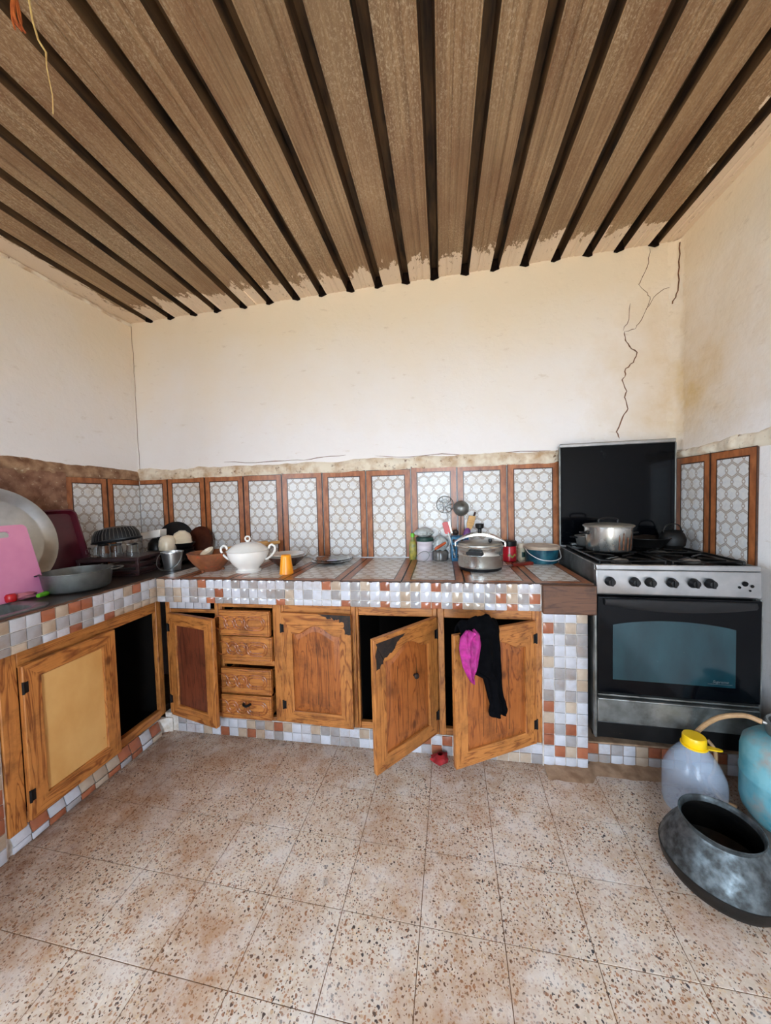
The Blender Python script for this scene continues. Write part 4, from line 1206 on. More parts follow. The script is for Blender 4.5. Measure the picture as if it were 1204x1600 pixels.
t = thing('gas_bottle', 'chipped turquoise gas bottle beside the cauldron at the right edge', 'gas cylinder', (3.285, -0.815, 0.0))
part('foot_ring', MB().lathe([(0.092, 0.0), (0.100, 0.0), (0.100, 0.07), (0.092, 0.07)], 36), M_STEELD, t)
part('body', MB().lathe([(0, 0.050), (0.06, 0.054), (0.100, 0.072), (0.120, 0.100), (0.125, 0.125), (0.125, 0.215), (0.1275, 0.219), (0.1275, 0.227), (0.125, 0.231), (0.125, 0.300), (0.118, 0.335), (0.095, 0.360), (0.055, 0.375), (0, 0.378)], 44), M_TURQ, t)
part('collar', MB().lathe([(0.040, 0.370), (0.058, 0.371), (0.061, 0.380), (0.060, 0.412), (0.064, 0.418), (0.060, 0.424), (0.054, 0.420), (0.052, 0.385), (0.04, 0.380)], 30), M_STEELD, t)
part('valve', MB().lathe([(0, 0.43), (0.014, 0.428), (0.018, 0.42), (0.016, 0.40), (0.022, 0.395), (0.022, 0.374), (0, 0.374)], 16).tube([(-0.01, 0, 0.408), (-0.062, 0.03, 0.408)], 0.007, 8), M_BURNERC, t)
hs = spline([(3.218, -0.79, 0.411), (3.182, -0.76, 0.412), (3.135, -0.71, 0.366), (3.105, -0.655, 0.274), (3.099, -0.615, 0.179), (3.117, -0.6, 0.082), (3.13, -0.595, 0.08), (3.16, -0.62, 0.01)], 8)
o = part('gas_hose', MB().tube(hs, 0.0085, 10), M_HOSE)
rebase(tag(o, 'tan rubber hose arching from the gas bottle down behind the jug', 'hose'), (3.16, -0.62, 0.0015))
hs = spline([(3.150, -0.640, 0.235), (3.168, -0.655, 0.20), (3.170, -0.650, 0.12), (3.160, -0.64, 0.06), (3.185, -0.66, 0.012), (3.22, -0.69, 0.009)], 8)
o = part('loose_pipe', MB().tube(hs, 0.0065, 8), M_HOSE)
rebase(tag(o, 'thin bent pipe standing behind the jug by the cooker', 'pipe'), (3.17, -0.65, 0.0025))

# red rag at the foot of the cupboards
def rag(u, v):
    a = u * 2 * PI
    r = (0.008 + 0.030 * math.sin(PI * (v * 0.92 + 0.04))) * (1 + 0.35 * fbm(math.cos(a) * 2, math.sin(a) * 2, v * 3))
    return (r * math.cos(a) * 1.25, r * math.sin(a), 0.002 + 0.052 * v + 0.006 * fbm(a, v * 4))
o = part('red_rag', MB().grid(rag, 22, 9).xf(Matrix.Scale(0.85, 4)), pmat('dark_red_cloth', S(160, 28, 32), S(120, 18, 24), 30, 0.8), fix=True)
o.location = (2.095, -0.600, 0.0); o.rotation_euler = (0, 0, 0.5)
tag(o, 'crumpled red rag on the floor below the open cupboard doors', 'rag')

# ------------------------------------------------------------------ cloth over the right-hand door
DT, DH = 0.022, 0.552
cg = thing('black_garment', 'black garment hanging over the rightmost cupboard door', 'clothing', HD, TD)
CS = -0.040
rows = [(0.560, -0.355, -0.165), (0.52, -0.345, -0.165), (0.47, -0.335, -0.160), (0.42, -0.325, -0.158), (0.395, -0.300, -0.156), (0.36, -0.245, -0.156), (0.31, -0.232, -0.158), (0.27, -0.222, -0.152), (0.245, -0.214, -0.140), (0.215, -0.222, -0.132), (0.198, -0.218, -0.134), (0.190, -0.208, -0.142)]
def cloth(u, v):
    n = len(rows) - 1
    f = v * n; i = min(int(f), n - 1); k = f - i
    z = rows[i][0] + (rows[i + 1][0] - rows[i][0]) * k
    l = rows[i][1] + (rows[i + 1][1] - rows[i][1]) * k
    r = rows[i][2] + (rows[i + 1][2] - rows[i][2]) * k
    x = l + (r - l) * u + CS
    ed = (1 - abs(2 * u - 1) ** 4)
    y = -DT - 0.010 - ed * (0.016 + 0.010 * math.sin(u * 13 + v * 3) + 0.012 * fbm(u * 4, v * 5))
    if v < 0.04: z = DH + 0.006
    return (x, y, z)
mb = MB().grid(cloth, 24, 44)
o = part('drape', mb, M_CLOTH, cg, smooth=80, fix=False)
sm = o.modifiers.new('thickness', 'SOLIDIFY'); sm.thickness = 0.004; sm.offset = 0
def over(u, v):      # bunch lying over the top edge and down the inner side
    x = -0.345 + 0.180 * u + CS
    a = v * PI
    ry = 0.030
    h = 0.030 * math.sin(PI * u) ** 0.5 + 0.014 * fbm(u * 6, 3.0)
    if v < 0.7:
        q = v / 0.7
        ys = -DT - 0.012 - 0.030 * (1 - abs(2 * u - 1) ** 4)
        return (x, ys + (0.018 - ys) * q, DH - 0.012 + 0.016 * q + (0.034 + h) * math.sin(PI * q) ** 0.6 + 0.004 * math.sin(u * 20))
    q = (v - 0.7) / 0.3
    return (x, 0.018 + 0.008 * math.sin(u * 14), DH + 0.004 - 0.14 * q)
o = part('fold_over', MB().grid(over, 22, 18), M_CLOTH, cg, smooth=80, fix=False)
sm = o.modifiers.new('thickness', 'SOLIDIFY'); sm.thickness = 0.004; sm.offset = 0
pk = thing('pink_scarf', 'bright pink scarf tucked over the cupboard door beside the black garment', 'scarf', HD, TD)
prow = [(0.585, -0.345, -0.310), (0.560, -0.372, -0.285), (0.52, -0.378, -0.278), (0.48, -0.372, -0.285), (0.44, -0.362, -0.295), (0.405, -0.345, -0.310), (0.375, -0.328, -0.322)]
def scarf(u, v):
    n = len(prow) - 1
    f = v * n; i = min(int(f), n - 1); k = f - i
    g = lambda j: prow[i][j] + (prow[i + 1][j] - prow[i][j]) * k
    ed = 1 - abs(2 * u - 1) ** 3
    return (g(1) + (g(2) - g(1)) * u + CS * 0.9, -DT - 0.040 - ed * (0.016 + 0.007 * math.sin(u * 15 + v * 7) + 0.022 * fbm(u * 3, v * 4, 4)), g(0))
o = part('cloth', MB().grid(scarf, 20, 26), M_PCLOTH, pk, smooth=80, fix=False)
sm = o.modifiers.new('thickness', 'SOLIDIFY'); sm.thickness = 0.003; sm.offset = 0

# ------------------------------------------------------------------ things hanging from the roof
pts = [Vector(p) for p in [(1.159, -1.42, 2.475), (1.166, -1.42, 2.415), (1.18, -1.42, 2.364), (1.19, -1.42, 2.347), (1.2, -1.42, 2.331), (1.199, -1.42, 2.298), (1.204, -1.42, 2.266), (1.211, -1.42, 2.228), (1.209, -1.42, 2.186)]]
top = Vector((pts[0].x - 0.01, -1.42, zc(pts[0].x) - 0.001))
rad = [0.0022] * 6 + [0.0012] * 4
o = part('straw_stalk', MB().tube([top] + pts, rad, 6), M_STRAW)
rebase(tag(o, 'long bent dry straw dangling from the sheet roof at upper left', 'straw'), top)
t_top = Vector((1.119, -1.42, 2.488)); t_top.z = zc(t_top.x) - 0.001
mb = MB()
r9 = random.Random(4)
for k in range(7):
    e1 = Vector((1.1210 + r9.uniform(-.006, .006), -1.42 + r9.uniform(-.01, .01), 2.4280)); e2 = Vector((1.1250 + r9.uniform(-.006, .009), -1.42 + r9.uniform(-.012, .012), 2.4010 + r9.uniform(-.012, .012)))
    mb.tube(spline([t_top + Vector((r9.uniform(-.004, .004), 0, 0)), e1, e2], 4), 0.0022, 5)
o = part('twine_end', mb, M_FRAY)
rebase(tag(o, 'frayed orange twine end hanging from the sheet roof', 'twine'), t_top)

# ------------------------------------------------------------------ things on the left counter
# sink
x0, y0, x1, y1 = SK
loops = []
for (g, zz, rr) in ((-0.025, CT - 0.0018, 0.05), (-0.024, CT + 0.003, 0.05), (-0.004, CT + 0.004, 0.07), (0.004, CT - 0.004, 0.07), (0.012, CT - 0.10, 0.06), (0.06, CT - 0.115, 0.04)):
    loops.append([(x, y, zz) for x, y in rrect(x0 + g + .002, y0 + g + .002, x1 - g - .002, y1 - g - .002, rr)])
mb = MB().loft(loops, cap=(False, True))
sk = part('sink', mb, M_STEELD, smooth=40)
rebase(tag(sk, 'stainless steel sink bowl set into the left counter', 'sink'), ((x0 + x1) / 2, (y0 + y1) / 2, CT - 0.115))

def leaning(name, mb, mats, label, cat, loc, rot, **kw):
    t = thing(name, label, cat, loc, rot=rot)
    return t
# big round tray leaning on the left wall (its disc stands up, facing the room)
t = thing('round_tray', 'large round aluminium tray leaning against the left wall', 'tray', (0.262, -0.968, CT), rot=(0, math.radians(76), 0))
R_ = 0.243
off = lambda mb: mb.xf(Matrix.Translation((-R_ * 1.0, 0, 0)))
part('dish', off(MB().lathe([(0, 0.0), (0.190, 0.0), (0.200, 0.004), (0.226, 0.018), (0.2405, 0.022), (0.2425, 0.024), (0.2405, 0.026), (0.224, 0.0215), (0.198, 0.0075), (0.19, 0.0035), (0, 0.0035)], 64)), M_STEEL, t)
# pink chopping board with a slot handle
t = thing('chopping_board', 'pink plastic chopping board with slot handle leaning on the round tray', 'chopping board', (0.405, -1.065, CT), rot=(0, math.radians(-17), 0))
W2, H2, T2 = 0.145, 0.318, 0.008
mb = MB()
prow2 = rrect(-W2, 0.0, W2, H2, 0.02, 5)
hole = [(p[0], p[1]) for p in rrect(-0.050, H2 - 0.052, 0.050, H2 - 0.026, 0.0125, 5)]
hole_c = [(x + 0.03, z) for x, z in hole]
n = len(prow2)
for xx in (0.0, T2):
    mb.add([(xx, y, z) for y, z in prow2] + [(xx, y, z) for y, z in hole_c], [(i, (i + 1) % n, n + (i + 1) % n, n + i) for i in range(n)])
mb.add([(0, y, z) for y, z in prow2] + [(T2, y, z) for y, z in prow2], [(i, (i + 1) % n, n + (i + 1) % n, n + i) for i in range(n)])
mb.add([(0, y, z) for y, z in hole_c] + [(T2, y, z) for y, z in hole_c], [(i, (i + 1) % n, n + (i + 1) % n, n + i) for i in range(n)])
part('board', mb, M_PINK, t, smooth=30)
# maroon oven tray
t = thing('oven_tray', 'dark maroon rectangular oven tray leaning against the left wall', 'tray', (0.185, -0.690, CT), rot=(0, math.radians(-16), 0))
L = []
for g, xx, rr in ((0.0, 0.0, 0.03), (0.0, 0.0, 0.03), (0.022, 0.030, 0.02), (0.014, 0.030, 0.02), (-0.006, -0.002, 0.03), (-0.012, 0.004, 0.03), (-0.012, 0.001, 0.03)):
    pass
def tl(g, xx, rr): return [(xx, y, z) for y, z in rrect(-0.15 + g, 0.002 + g, 0.15 - g, 0.368 - g, rr)]
part('pan', MB().loft([tl(0.03, 0.0, 0.02), tl(0.012, 0.004, 0.025), tl(0.004, 0.028, 0.03), tl(0.0, 0.030, 0.03), tl(0.0, 0.033, 0.03), tl(0.007, 0.033, 0.03), tl(0.016, 0.006, 0.025), tl(0.032, 0.003, 0.02)], cap=(True, True)), M_MAROON, t, smooth=40)
M_ALUD=pmat('darkened_aluminium', S(128, 130, 128), S(92, 93, 90), 9, 0.42, 0.85, rough2=0.55)
# wide aluminium pot with two handles
t = thing('shallow_pot', 'wide shallow aluminium pot with two handles on the left counter', 'pot', (0.468, -0.832, CT), math.radians(38))
part('body', MB().lathe([(0, 0), (0.100, 0), (0.114, 0.008), (0.120, 0.024), (0.128, 0.082), (0.132, 0.084), (0.132, 0.087), (0.125, 0.087), (0.117, 0.026), (0.10, 0.006), (0, 0.005)], 48), M_ALUD, t)
for s in (-1, 1):
    part('handle', MB().tube(spline([(s * 0.128, -0.040, 0.081), (s * 0.155, -0.034, 0.083), (s * 0.166, 0, 0.084), (s * 0.155, 0.034, 0.083), (s * 0.128, 0.040, 0.081)], 6), 0.006, 8, flat=0.55), M_ALUD, t)
# green handled peeler, red bottle top, pink bag
o = part('green_handle', MB().tube(spline([(0.462, -0.992, CT + 0.0115), (0.455, -0.966, CT + 0.0115), (0.448, -0.942, CT + 0.0115)], 4), [0.008, 0.010, 0.010, 0.010, 0.0105, 0.011, 0.0105, 0.010, 0.008], 10), M_GREEN)
rebase(tag(o, 'short lime green tool handle beside the shallow pot', 'handle'), (0.455, -0.966, CT))
o = part('red_bottle_top', MB().lathe([(0, 0), (0.016, 0), (0.018, 0.004), (0.018, 0.022), (0.013, 0.030), (0, 0.031)], 18), M_RED)
o.location = (0.412, -1.063 + 0.012, CT + 0.0045); tag(o, 'round red bottle top at the sink edge', 'bottle top')
def bagf(u, v):
    a = u * 2 * PI
    r = 0.030 * math.sin(PI * (0.05 + 0.9 * v)) ** 0.7 * (1 + 0.45 * fbm(math.cos(a) * 2, math.sin(a) * 2, v * 4))
    return (r * math.cos(a) * 0.7, r * math.sin(a) * 1.5, 0.002 + 0.026 * v)
o = part('pink_bag', MB().grid(bagf, 22, 8), pmat('pink_film', S(226, 150, 160), S(206, 120, 138), 30, 0.35, bump=0.6), fix=True)
o.location = (0.405, -1.005, CT); tag(o, 'crumpled pink plastic scrap below the chopping board', 'plastic scrap')

# heap of crockery in the corner -------------------------------------------------
t = thing('plastic_crate', 'low dark maroon slatted crate in the counter corner', 'crate', (0.350, -0.505, CT), math.radians(14))
M_CRATE = pmat('dark_crate_plastic', S(52, 20, 20), S(34, 15, 16), 14, 0.45)
a2, b2, h2 = 0.155, 0.105, 0.098
part('floor', MB().box((-a2, -b2, 0), (a2, b2, 0.006)), M_CRATE, t)
for zz in (0.012, 0.046, 0.080):
    part('slat', MB().box((-a2, -b2, zz), (a2, -b2 + 0.006, zz + 0.018)), M_CRATE, t, bevel=0.002)
    part('slat', MB().box((-a2, b2 - 0.006, zz), (a2, b2, zz + 0.018)), M_CRATE, t, bevel=0.002)
    part('slat', MB().box((-a2, -b2 + .006, zz), (-a2 + 0.006, b2 - .006, zz + 0.018)), M_CRATE, t, bevel=0.002)
    part('slat', MB().box((a2 - 0.006, -b2 + .006, zz), (a2, b2 - .006, zz + 0.018)), M_CRATE, t, bevel=0.002)
for sx in (-1, 1):
    for sy in (-1, 1):
        part('post', MB().box((sx * (a2 - 0.010) - 0.008, sy * (b2 - 0.010) - 0.008, 0.006), (sx * (a2 - 0.010) + 0.008, sy * (b2 - 0.010) + 0.008, h2)), M_CRATE, t, bevel=0.002)
part('top_panel', MB().box((-a2 + .006, -b2 + .006, h2 - 0.004), (a2 - .006, b2 - .006, h2)), M_CRATE, t)
CZ = CT + h2
gl = [(0, 0.070), (0.024, 0.070), (0.026, 0.066), (0.031, 0.003), (0.031, 0.0), (0.0295, 0.0), (0.0245, 0.062), (0, 0.063)]
for k, (gx, gy, lb) in enumerate(((0.300, -0.555, 'upturned drinking glass at the left of the row on the crate'), (0.366, -0.542, 'upturned drinking glass in the middle of the row on the crate'), (0.446, -0.520, 'upturned drinking glass at the right of the row on the crate'))):
    o = part('drinking_glass', MB().lathe(gl, 20), M_GLASS)
    o.location = (gx, gy, CZ); tag(o, lb, 'glass', 'upturned glasses on the crate')
# glass mug
t = thing('glass_mug', 'small glass mug with handle lying left of the upturned glasses', 'mug', (0.242, -0.552, CZ), math.radians(190))
part('body', MB().lathe([(0, 0), (0.022, 0), (0.026, 0.004), (0.028, 0.055), (0.0265, 0.055), (0.0245, 0.006), (0, 0.004)], 20), M_GLASS, t)
part('handle', MB().tube(spline([(0.026, 0, 0.045), (0.046, 0, 0.042), (0.046, 0, 0.016), (0.025, 0, 0.012)], 5), 0.0035, 8), M_GLASS, t)
# black ribbed colander basket leaning over the glasses
t = thing('colander', 'black plastic colander upturned over the glasses', 'colander', (0.318, -0.490, CZ + 0.078), rot=(math.radians(-4), math.radians(-8), math.radians(14)))
part('bowl', MB().lathe([(0.150, 0.058), (0.155, 0.060), (0.156, 0.066), (0.148, 0.068), (0.142, 0.100), (0.118, 0.128), (0.060, 0.140), (0, 0.141), (0, 0.137), (0.06, 0.136), (0.114, 0.124), (0.138, 0.098), (0.146, 0.060), (0.150, 0.058)], 40, (0, 0, -0.058), 0.82, 0.56), M_BLACK, t)
mb = MB()
for i in range(17):
    a = -PI * 0.92 + i * PI * 0.84 / 16
    ca, sa = math.cos(a) * 0.82, math.sin(a) * 0.56
    mb.tube([(0.151 * ca, 0.151 * sa, 0.012), (0.1435 * ca, 0.1435 * sa, 0.042), (0.120 * ca, 0.120 * sa, 0.071)], 0.0011, 5)
part('rib', mb, M_STEELD, t, kind='stuff')
# base pot of the heap
t = thing('black_pot', 'broad black pot under the heap of bowls in the corner', 'pot', (0.405, -0.200, CT))
part('body', MB().lathe([(0, 0), (0.105, 0), (0.125, 0.02), (0.128, 0.085), (0.131, 0.088), (0.126, 0.090), (0, 0.091)], 36), M_BLACKE, t)
part('handle', MB().tube(spline([(0.125, -0.03, 0.07), (0.150, -0.02, 0.072), (0.150, 0.02, 0.072), (0.125, 0.03, 0.07)], 5), 0.005, 8), M_BLACK, t)
BZ = CT + 0.0915
o = part('cream_cup', MB().lathe([(0, 0.092), (0.010, 0.092), (0.014, 0.088), (0.026, 0.088), (0.036, 0.082), (0.047, 0.060), (0.050, 0.030), (0.048, 0.0), (0.045, 0.0), (0.046, 0.030), (0.040, 0.065), (0, 0.080)], 30), M_CREAM)
o.location = (0.432, -0.258, BZ); tag(o, 'cream ceramic cup upturned above the little pail', 'cup')
rb = random.Random(8)
stk = [(0.535, -0.215, 0.0), (0.535, -0.213, 0.022), (0.533, -0.211, 0.044)]
o = part('black_bowl', MB().lathe([(0, 0), (0.03, 0), (0.05, 0.012), (0.066, 0.032), (0.067, 0.035), (0.063, 0.034), (0.046, 0.016), (0, 0.008)], 30), M_BLACKE)
o.location = (0.487, -0.190, BZ + 0.0005); tag(o, 'small black bowl below the stack of cream bowls', 'bowl')
nm = ('lowest', 'middle', 'topmost')
for k in range(3):
    o = part('cream_bowl', MB().lathe([(0, 0.044), (0.020, 0.044), (0.022, 0.040), (0.044, 0.026), (0.054, 0.002), (0.053, 0.0), (0.051, 0.001), (0.041, 0.024), (0.018, 0.037), (0, 0.038)], 30), M_CREAM)
    o.location = (0.487 - 0.003 * k, -0.193, BZ + 0.036 + 0.0165 * k); o.rotation_euler = (0.0, math.radians(2 * k), 0)
    tag(o, 'cream bowl upturned, %s of the stack of three in the corner' % nm[k], 'bowl', 'stacked cream bowls')
o = part('black_bowl', MB().lathe([(0, 0.070), (0.022, 0.070), (0.030, 0.064), (0.048, 0.040), (0.052, 0.0), (0.049, 0.0), (0.045, 0.038), (0, 0.060)], 30), M_BLACKE)
o.location = (0.325, -0.225, BZ); tag(o, 'upturned black bowl left of the cream cup', 'bowl')
o = part('white_box', MB().prism([(-0.052, 0.0), (0.052, 0.0), (0.062, 0.046), (-0.062, 0.046)], -0.04, 0.04, 'y'), M_WHITE, bevel=0.006)
o.location = (0.315, -0.225, BZ + 0.0735); o.rotation_euler = (0, math.radians(-9), math.radians(12)); tag(o, 'white plastic tub resting on the upturned black bowl', 'tub')
# dark lids standing behind the heap
t = thing('pan_lid', 'dark round pan lid standing behind the white tub', 'lid', (0.305, -0.062, CT), rot=(math.radians(80), 0, math.radians(10)))
part('disc', MB().lathe([(0, 0.012), (0.05, 0.010), (0.10, 0.002), (0.126, 0.0), (0.128, 0.002), (0.10, 0.007), (0, 0.016)], 36, (0, 0.129, 0)), M_BLACK, t)
t = thing('serving_dish', 'brown clay dish standing behind the stack of cream bowls', 'dish', (0.500, -0.050, CT), rot=(math.radians(80), 0, math.radians(-6)))
part('disc', MB().lathe([(0, 0.004), (0.06, 0.0), (0.09, 0.008), (0.107, 0.022), (0.109, 0.026), (0.10, 0.022), (0.06, 0.007), (0, 0.010)], 36, (0, 0.110, 0)), M_DBROWN, t)
# little steel pail
t = thing('small_pail', 'small steel pail with wire handle at the counter corner', 'pail', (0.592, -0.410, CT))
part('body', MB().lathe([(0, 0.006), (0.036, 0.006), (0.038, 0.0), (0.041, 0.0), (0.042, 0.008), (0.055, 0.098), (0.058, 0.100), (0.058, 0.105), (0.054, 0.105), (0.040, 0.010), (0, 0.009)], 36), M_STEEL, t)
part('wire_handle', MB().tube(spline([(-0.056, 0, 0.100), (-0.075, -0.02, 0.075), (-0.058, -0.048, 0.030), (0, -0.066, 0.009), (0.058, -0.048, 0.030), (0.075, -0.02, 0.075), (0.056, 0, 0.100)], 7), 0.0022, 6), M_STEELD, t)

# ------------------------------------------------------------------ things on the back counter
t = thing('clay_bowl', 'reddish brown clay bowl beside the soup tureen', 'bowl', (0.840, -0.415, CT + 0.0005))
part('body', MB().lathe([(0, 0.004), (0.045, 0.004), (0.048, 0.0), (0.056, 0.0), (0.058, 0.010), (0.090, 0.045), (0.112, 0.078), (0.117, 0.098), (0.120, 0.102), (0.115, 0.104), (0.108, 0.098), (0.10, 0.075), (0.06, 0.022), (0, 0.014)], 40), M_BROWNB, t)
for a in (0.4, 2.5, 4.6):
    part('foot', MB().lathe([(0, -0.0), (0.008, 0.0), (0.010, 0.012), (0, 0.016)], 10, (0.060 * math.cos(a), 0.060 * math.sin(a), 0)), M_BROWNB, t)
o = part('shallow_cup', MB().lathe([(0, 0), (0.018, 0), (0.036, 0.018), (0.040, 0.030), (0.037, 0.030), (0.032, 0.018), (0, 0.005)], 24), M_CREAM)
o.location = (0.800, -0.370, CT + 0.078); o.rotation_euler = (0.5, -0.3, 0); tag(o, 'cream cup lying inside the clay bowl', 'cup')
# soup tureen
t = thing('soup_tureen', 'white porcelain soup tureen with lid and two scrolled handles', 'tureen', (1.078, -0.432, CT + 0.0003), math.radians(10))
part('body', MB().lathe([(0, 0.004), (0.050, 0.004), (0.054, 0.0), (0.066, 0.0), (0.067, 0.008), (0.056, 0.014), (0.058, 0.022), (0.082, 0.046), (0.100, 0.076), (0.106, 0.100), (0.108, 0.112), (0.112, 0.116), (0.108, 0.118), (0.100, 0.108), (0.06, 0.03), (0, 0.018)], 48), M_WHITE, t)
lidp = part('lid', MB().lathe([(0.108, 0.1165), (0.104, 0.121), (0.092, 0.130), (0.086, 0.136), (0.066, 0.150), (0.034, 0.158), (0.010, 0.160), (0.008, 0.166), (0, 0.167)], 48), M_WHITE, t)
part('lid_knob', MB().tube([(0.013 * math.cos(q), 0, 0.178 + 0.013 * math.sin(q)) for q in [2 * PI * i / 18 for i in range(18)]], 0.0045, 8, closed=True), M_WHITE, lidp)
for s in (-1, 1):
    hp = spline([(s * 0.094, 0, 0.062), (s * 0.118, 0, 0.076), (s * 0.142, 0, 0.104), (s * 0.146, 0, 0.128), (s * 0.132, 0, 0.142), (s * 0.118, 0, 0.136), (s * 0.113, 0, 0.122)], 6)
    part('handle', MB().tube(hp, 0.0058, 10), M_WHITE, t)
# orange tumbler
o = part('orange_tumbler', MB().lathe([(0, 0.098), (0.022, 0.098), (0.0245, 0.095), (0.026, 0.086), (0.0352, 0.004), (0.036, 0.0), (0.034, 0.0), (0.0235, 0.088), (0, 0.092)], 36), M_ORANGE)
o.location = (1.318, -0.478, CT + 0.0003); tag(o, 'orange plastic tumbler standing upside down', 'tumbler')
# brown bowl with white inside
t = thing('serving_bowl', 'brown bowl with white glazed inside behind the orange tumbler', 'bowl', (1.225, -0.270, CT + 0.0003))
part('body', MB().lathe([(0, 0.0), (0.050, 0.0), (0.054, 0.006), (0.085, 0.030), (0.108, 0.054), (0.112, 0.056), (0.110, 0.058)], 40), M_DBROWN, t)
part('glaze', MB().lathe([(0.110, 0.058), (0.105, 0.058), (0.082, 0.036), (0.05, 0.014), (0, 0.010)], 40), M_WHITE, t)
o = part('white_plate', MB().lathe([(0, 0), (0.05, 0.0), (0.075, 0.009), (0.098, 0.014), (0.099, 0.017), (0.075, 0.013), (0.05, 0.005), (0, 0.004)], 40), M_WHITE)
o.location = (1.225, -0.268, CT + 0.0550); tag(o, 'white plate lying across the brown serving bowl', 'plate')
# rolling pin over the bowls
pa, pb = Vector((0.864, -0.315, 0.954)), Vector((1.066, -0.03, 0.957))
dv = (pb - pa); Lp = dv.length; dn = dv.normalized()
rz_ = math.atan2(dn.y, dn.x); ry_ = -math.asin(dn.z)
t = thing('rolling_pin', 'light wooden rolling pin lying behind the soup tureen', 'rolling pin', pa, rot=(0, ry_, rz_))
RX90 = Matrix.Rotation(PI / 2, 4, 'Y')
part('roller', MB().lathe([(0, 0.07), (0.019, 0.07), (0.021, 0.074), (0.021, Lp - 0.092), (0.019, Lp - 0.088), (0, Lp - 0.088)], 24, mat=RX90), M_LWOOD, t)
part('handle', MB().lathe([(0, Lp - 0.088), (0.008, Lp - 0.088), (0.013, Lp - 0.06), (0.011, Lp - 0.02), (0.013, Lp - 0.006), (0, Lp)], 16, mat=RX90), M_LWOOD, t)
part('handle', MB().lathe([(0, 0.07), (0.008, 0.07), (0.013, 0.045), (0.011, 0.012), (0.012, 0.004), (0, 0.0)], 16, mat=RX90), M_LWOOD, t)
# two glass plates
for k, (dz, lb) in enumerate(((0.0, 'clear glass plate on the counter, lower of two'), (0.012, 'clear glass plate on top of another by the backsplash'))):
    o = part('glass_plate', MB().lathe([(0, 0), (0.055, 0.0), (0.068, 0.004), (0.100, 0.013), (0.118, 0.016), (0.120, 0.018), (0.118, 0.020), (0.098, 0.017), (0.066, 0.009), (0.052, 0.005), (0, 0.005)], 44), M_GLASS)
    o.location = (1.470 + 0.008 * k, -0.190 + 0.004 * k, CT + 0.0003 + dz); tag(o, lb, 'plate')
o = part('paper_label', MB().lathe([(0, 0.0), (0.030, 0.0), (0.030, 0.0006), (0, 0.0006)], 24), pmat('pale_blue_print', S(176, 190, 226), S(206, 212, 232), 20, 0.5))
o.location = (1.474, -0.200, CT + 0.0178); tag(o, 'pale blue round label lying on the glass plates', 'label')

# spice and utensil group ---------------------------------------------------------
t = thing('sauce_bottle', 'small yellow and green sauce bottle at the left of the jar group', 'bottle', (1.945, -0.060, CT + 0.0003))
part('body', MB().lathe([(0, 0), (0.021, 0), (0.023, 0.004), (0.023, 0.085), (0.018, 0.108), (0.011, 0.122), (0.010, 0.140), (0, 0.140)], 24), M_LABELY, t)
part('cap', MB().lathe([(0.0125, 0.138), (0.0125, 0.160), (0, 0.162)], 18).lathe([(0, .138), (.0125, .138)], 18), M_GREEN, t)
t = thing('white_tin', 'printed white tin with dark green lid in the jar group', 'tin', (2.018, -0.070, CT + 0.0003))
part('body', MB().lathe([(0, 0), (0.047, 0), (0.049, 0.003), (0.047, 0.006), (0.047, 0.118), (0.049, 0.122), (0, 0.122)], 36), M_TINW, t)
part('lid', MB().lathe([(0.0515, 0.114), (0.0525, 0.116), (0.0525, 0.134), (0.048, 0.138), (0, 0.138)], 36), M_LIDG, t)
def bag(rx, ry, h, seed):
    def f(u, v):
        a = u * 2 * PI
        r = (math.sin(PI * min(1.0, 0.06 + 0.94 * v)) ** 0.45) * (1 + 0.28 * fbm(math.cos(a) * 2.2 + seed, math.sin(a) * 2.2, v * 3.5))
        if v > 0.99: r = 0.02
        return (rx * r * math.cos(a), ry * r * math.sin(a), h * v + 0.10 * h * fbm(a, v * 3, seed))
    return MB().grid(f, 30, 14)
o = part('plastic_bag', bag(0.052, 0.048, 0.052, 2.0), M_BAG, smooth=25)
o.location = (2.014, -0.072, CT + 0.1400); tag(o, 'crumpled clear plastic bag lying on the white tin', 'plastic bag')
t = thing('glass_jar', 'squat glass jar wrapped in clear plastic beside the white tin', 'jar', (2.112, -0.085, CT + 0.0003))
part('jar', MB().lathe([(0, 0), (0.040, 0), (0.046, 0.008), (0.046, 0.048), (0.040, 0.058), (0.036, 0.060), (0.034, 0.058), (0.043, 0.046), (0.043, 0.01), (0, 0.005)], 30), pmat('dusty_jar_glass', S(150, 146, 140), S(120, 112, 108), 30, 0.2, Transmission_Weight=0.5), t)
part('wrap', bag(0.044, 0.042, 0.085, 6.0).xf(Matrix.Translation((0, 0, 0.060))), M_BAG, t, smooth=25)
# small sieve with orange handle leaning in front of the tin
t = thing('tea_sieve', 'small wire sieve with orange handle leaning across the jars', 'sieve', (2.010, -0.135, CT))
hc = Vector((0.0, -0.004, 0.030)); tip = Vector((0.140, -0.010, 0.118))
ux = (tip - hc).normalized(); uz = Vector((0, -1, 0)); uy = uz.cross(ux)
Mh = Matrix(((ux.x, uy.x, uz.x, hc.x), (ux.y, uy.y, uz.y, hc.y), (ux.z, uy.z, uz.z, hc.z), (0, 0, 0, 1)))
mb = MB().tube([(0.040 * math.cos(q), 0.028 * math.sin(q), 0) for q in [2 * PI * i / 24 for i in range(24)]], 0.0018, 6, closed=True)
for i in range(-4, 5):
    y = i * 0.0058
    xe = 0.040 * math.sqrt(max(0, 1 - (y / 0.028) ** 2))
    mb.tube([(-xe, y, 0), (0, y, -0.012), (xe, y, 0)], 0.0006, 4)
part('mesh_bowl', mb.xf(Mh), M_STEELD, t)
part('shank', MB().tube([(0.040, 0, 0), (0.085, 0, 0)], 0.0025, 6).xf(Mh), M_STEELD, t)
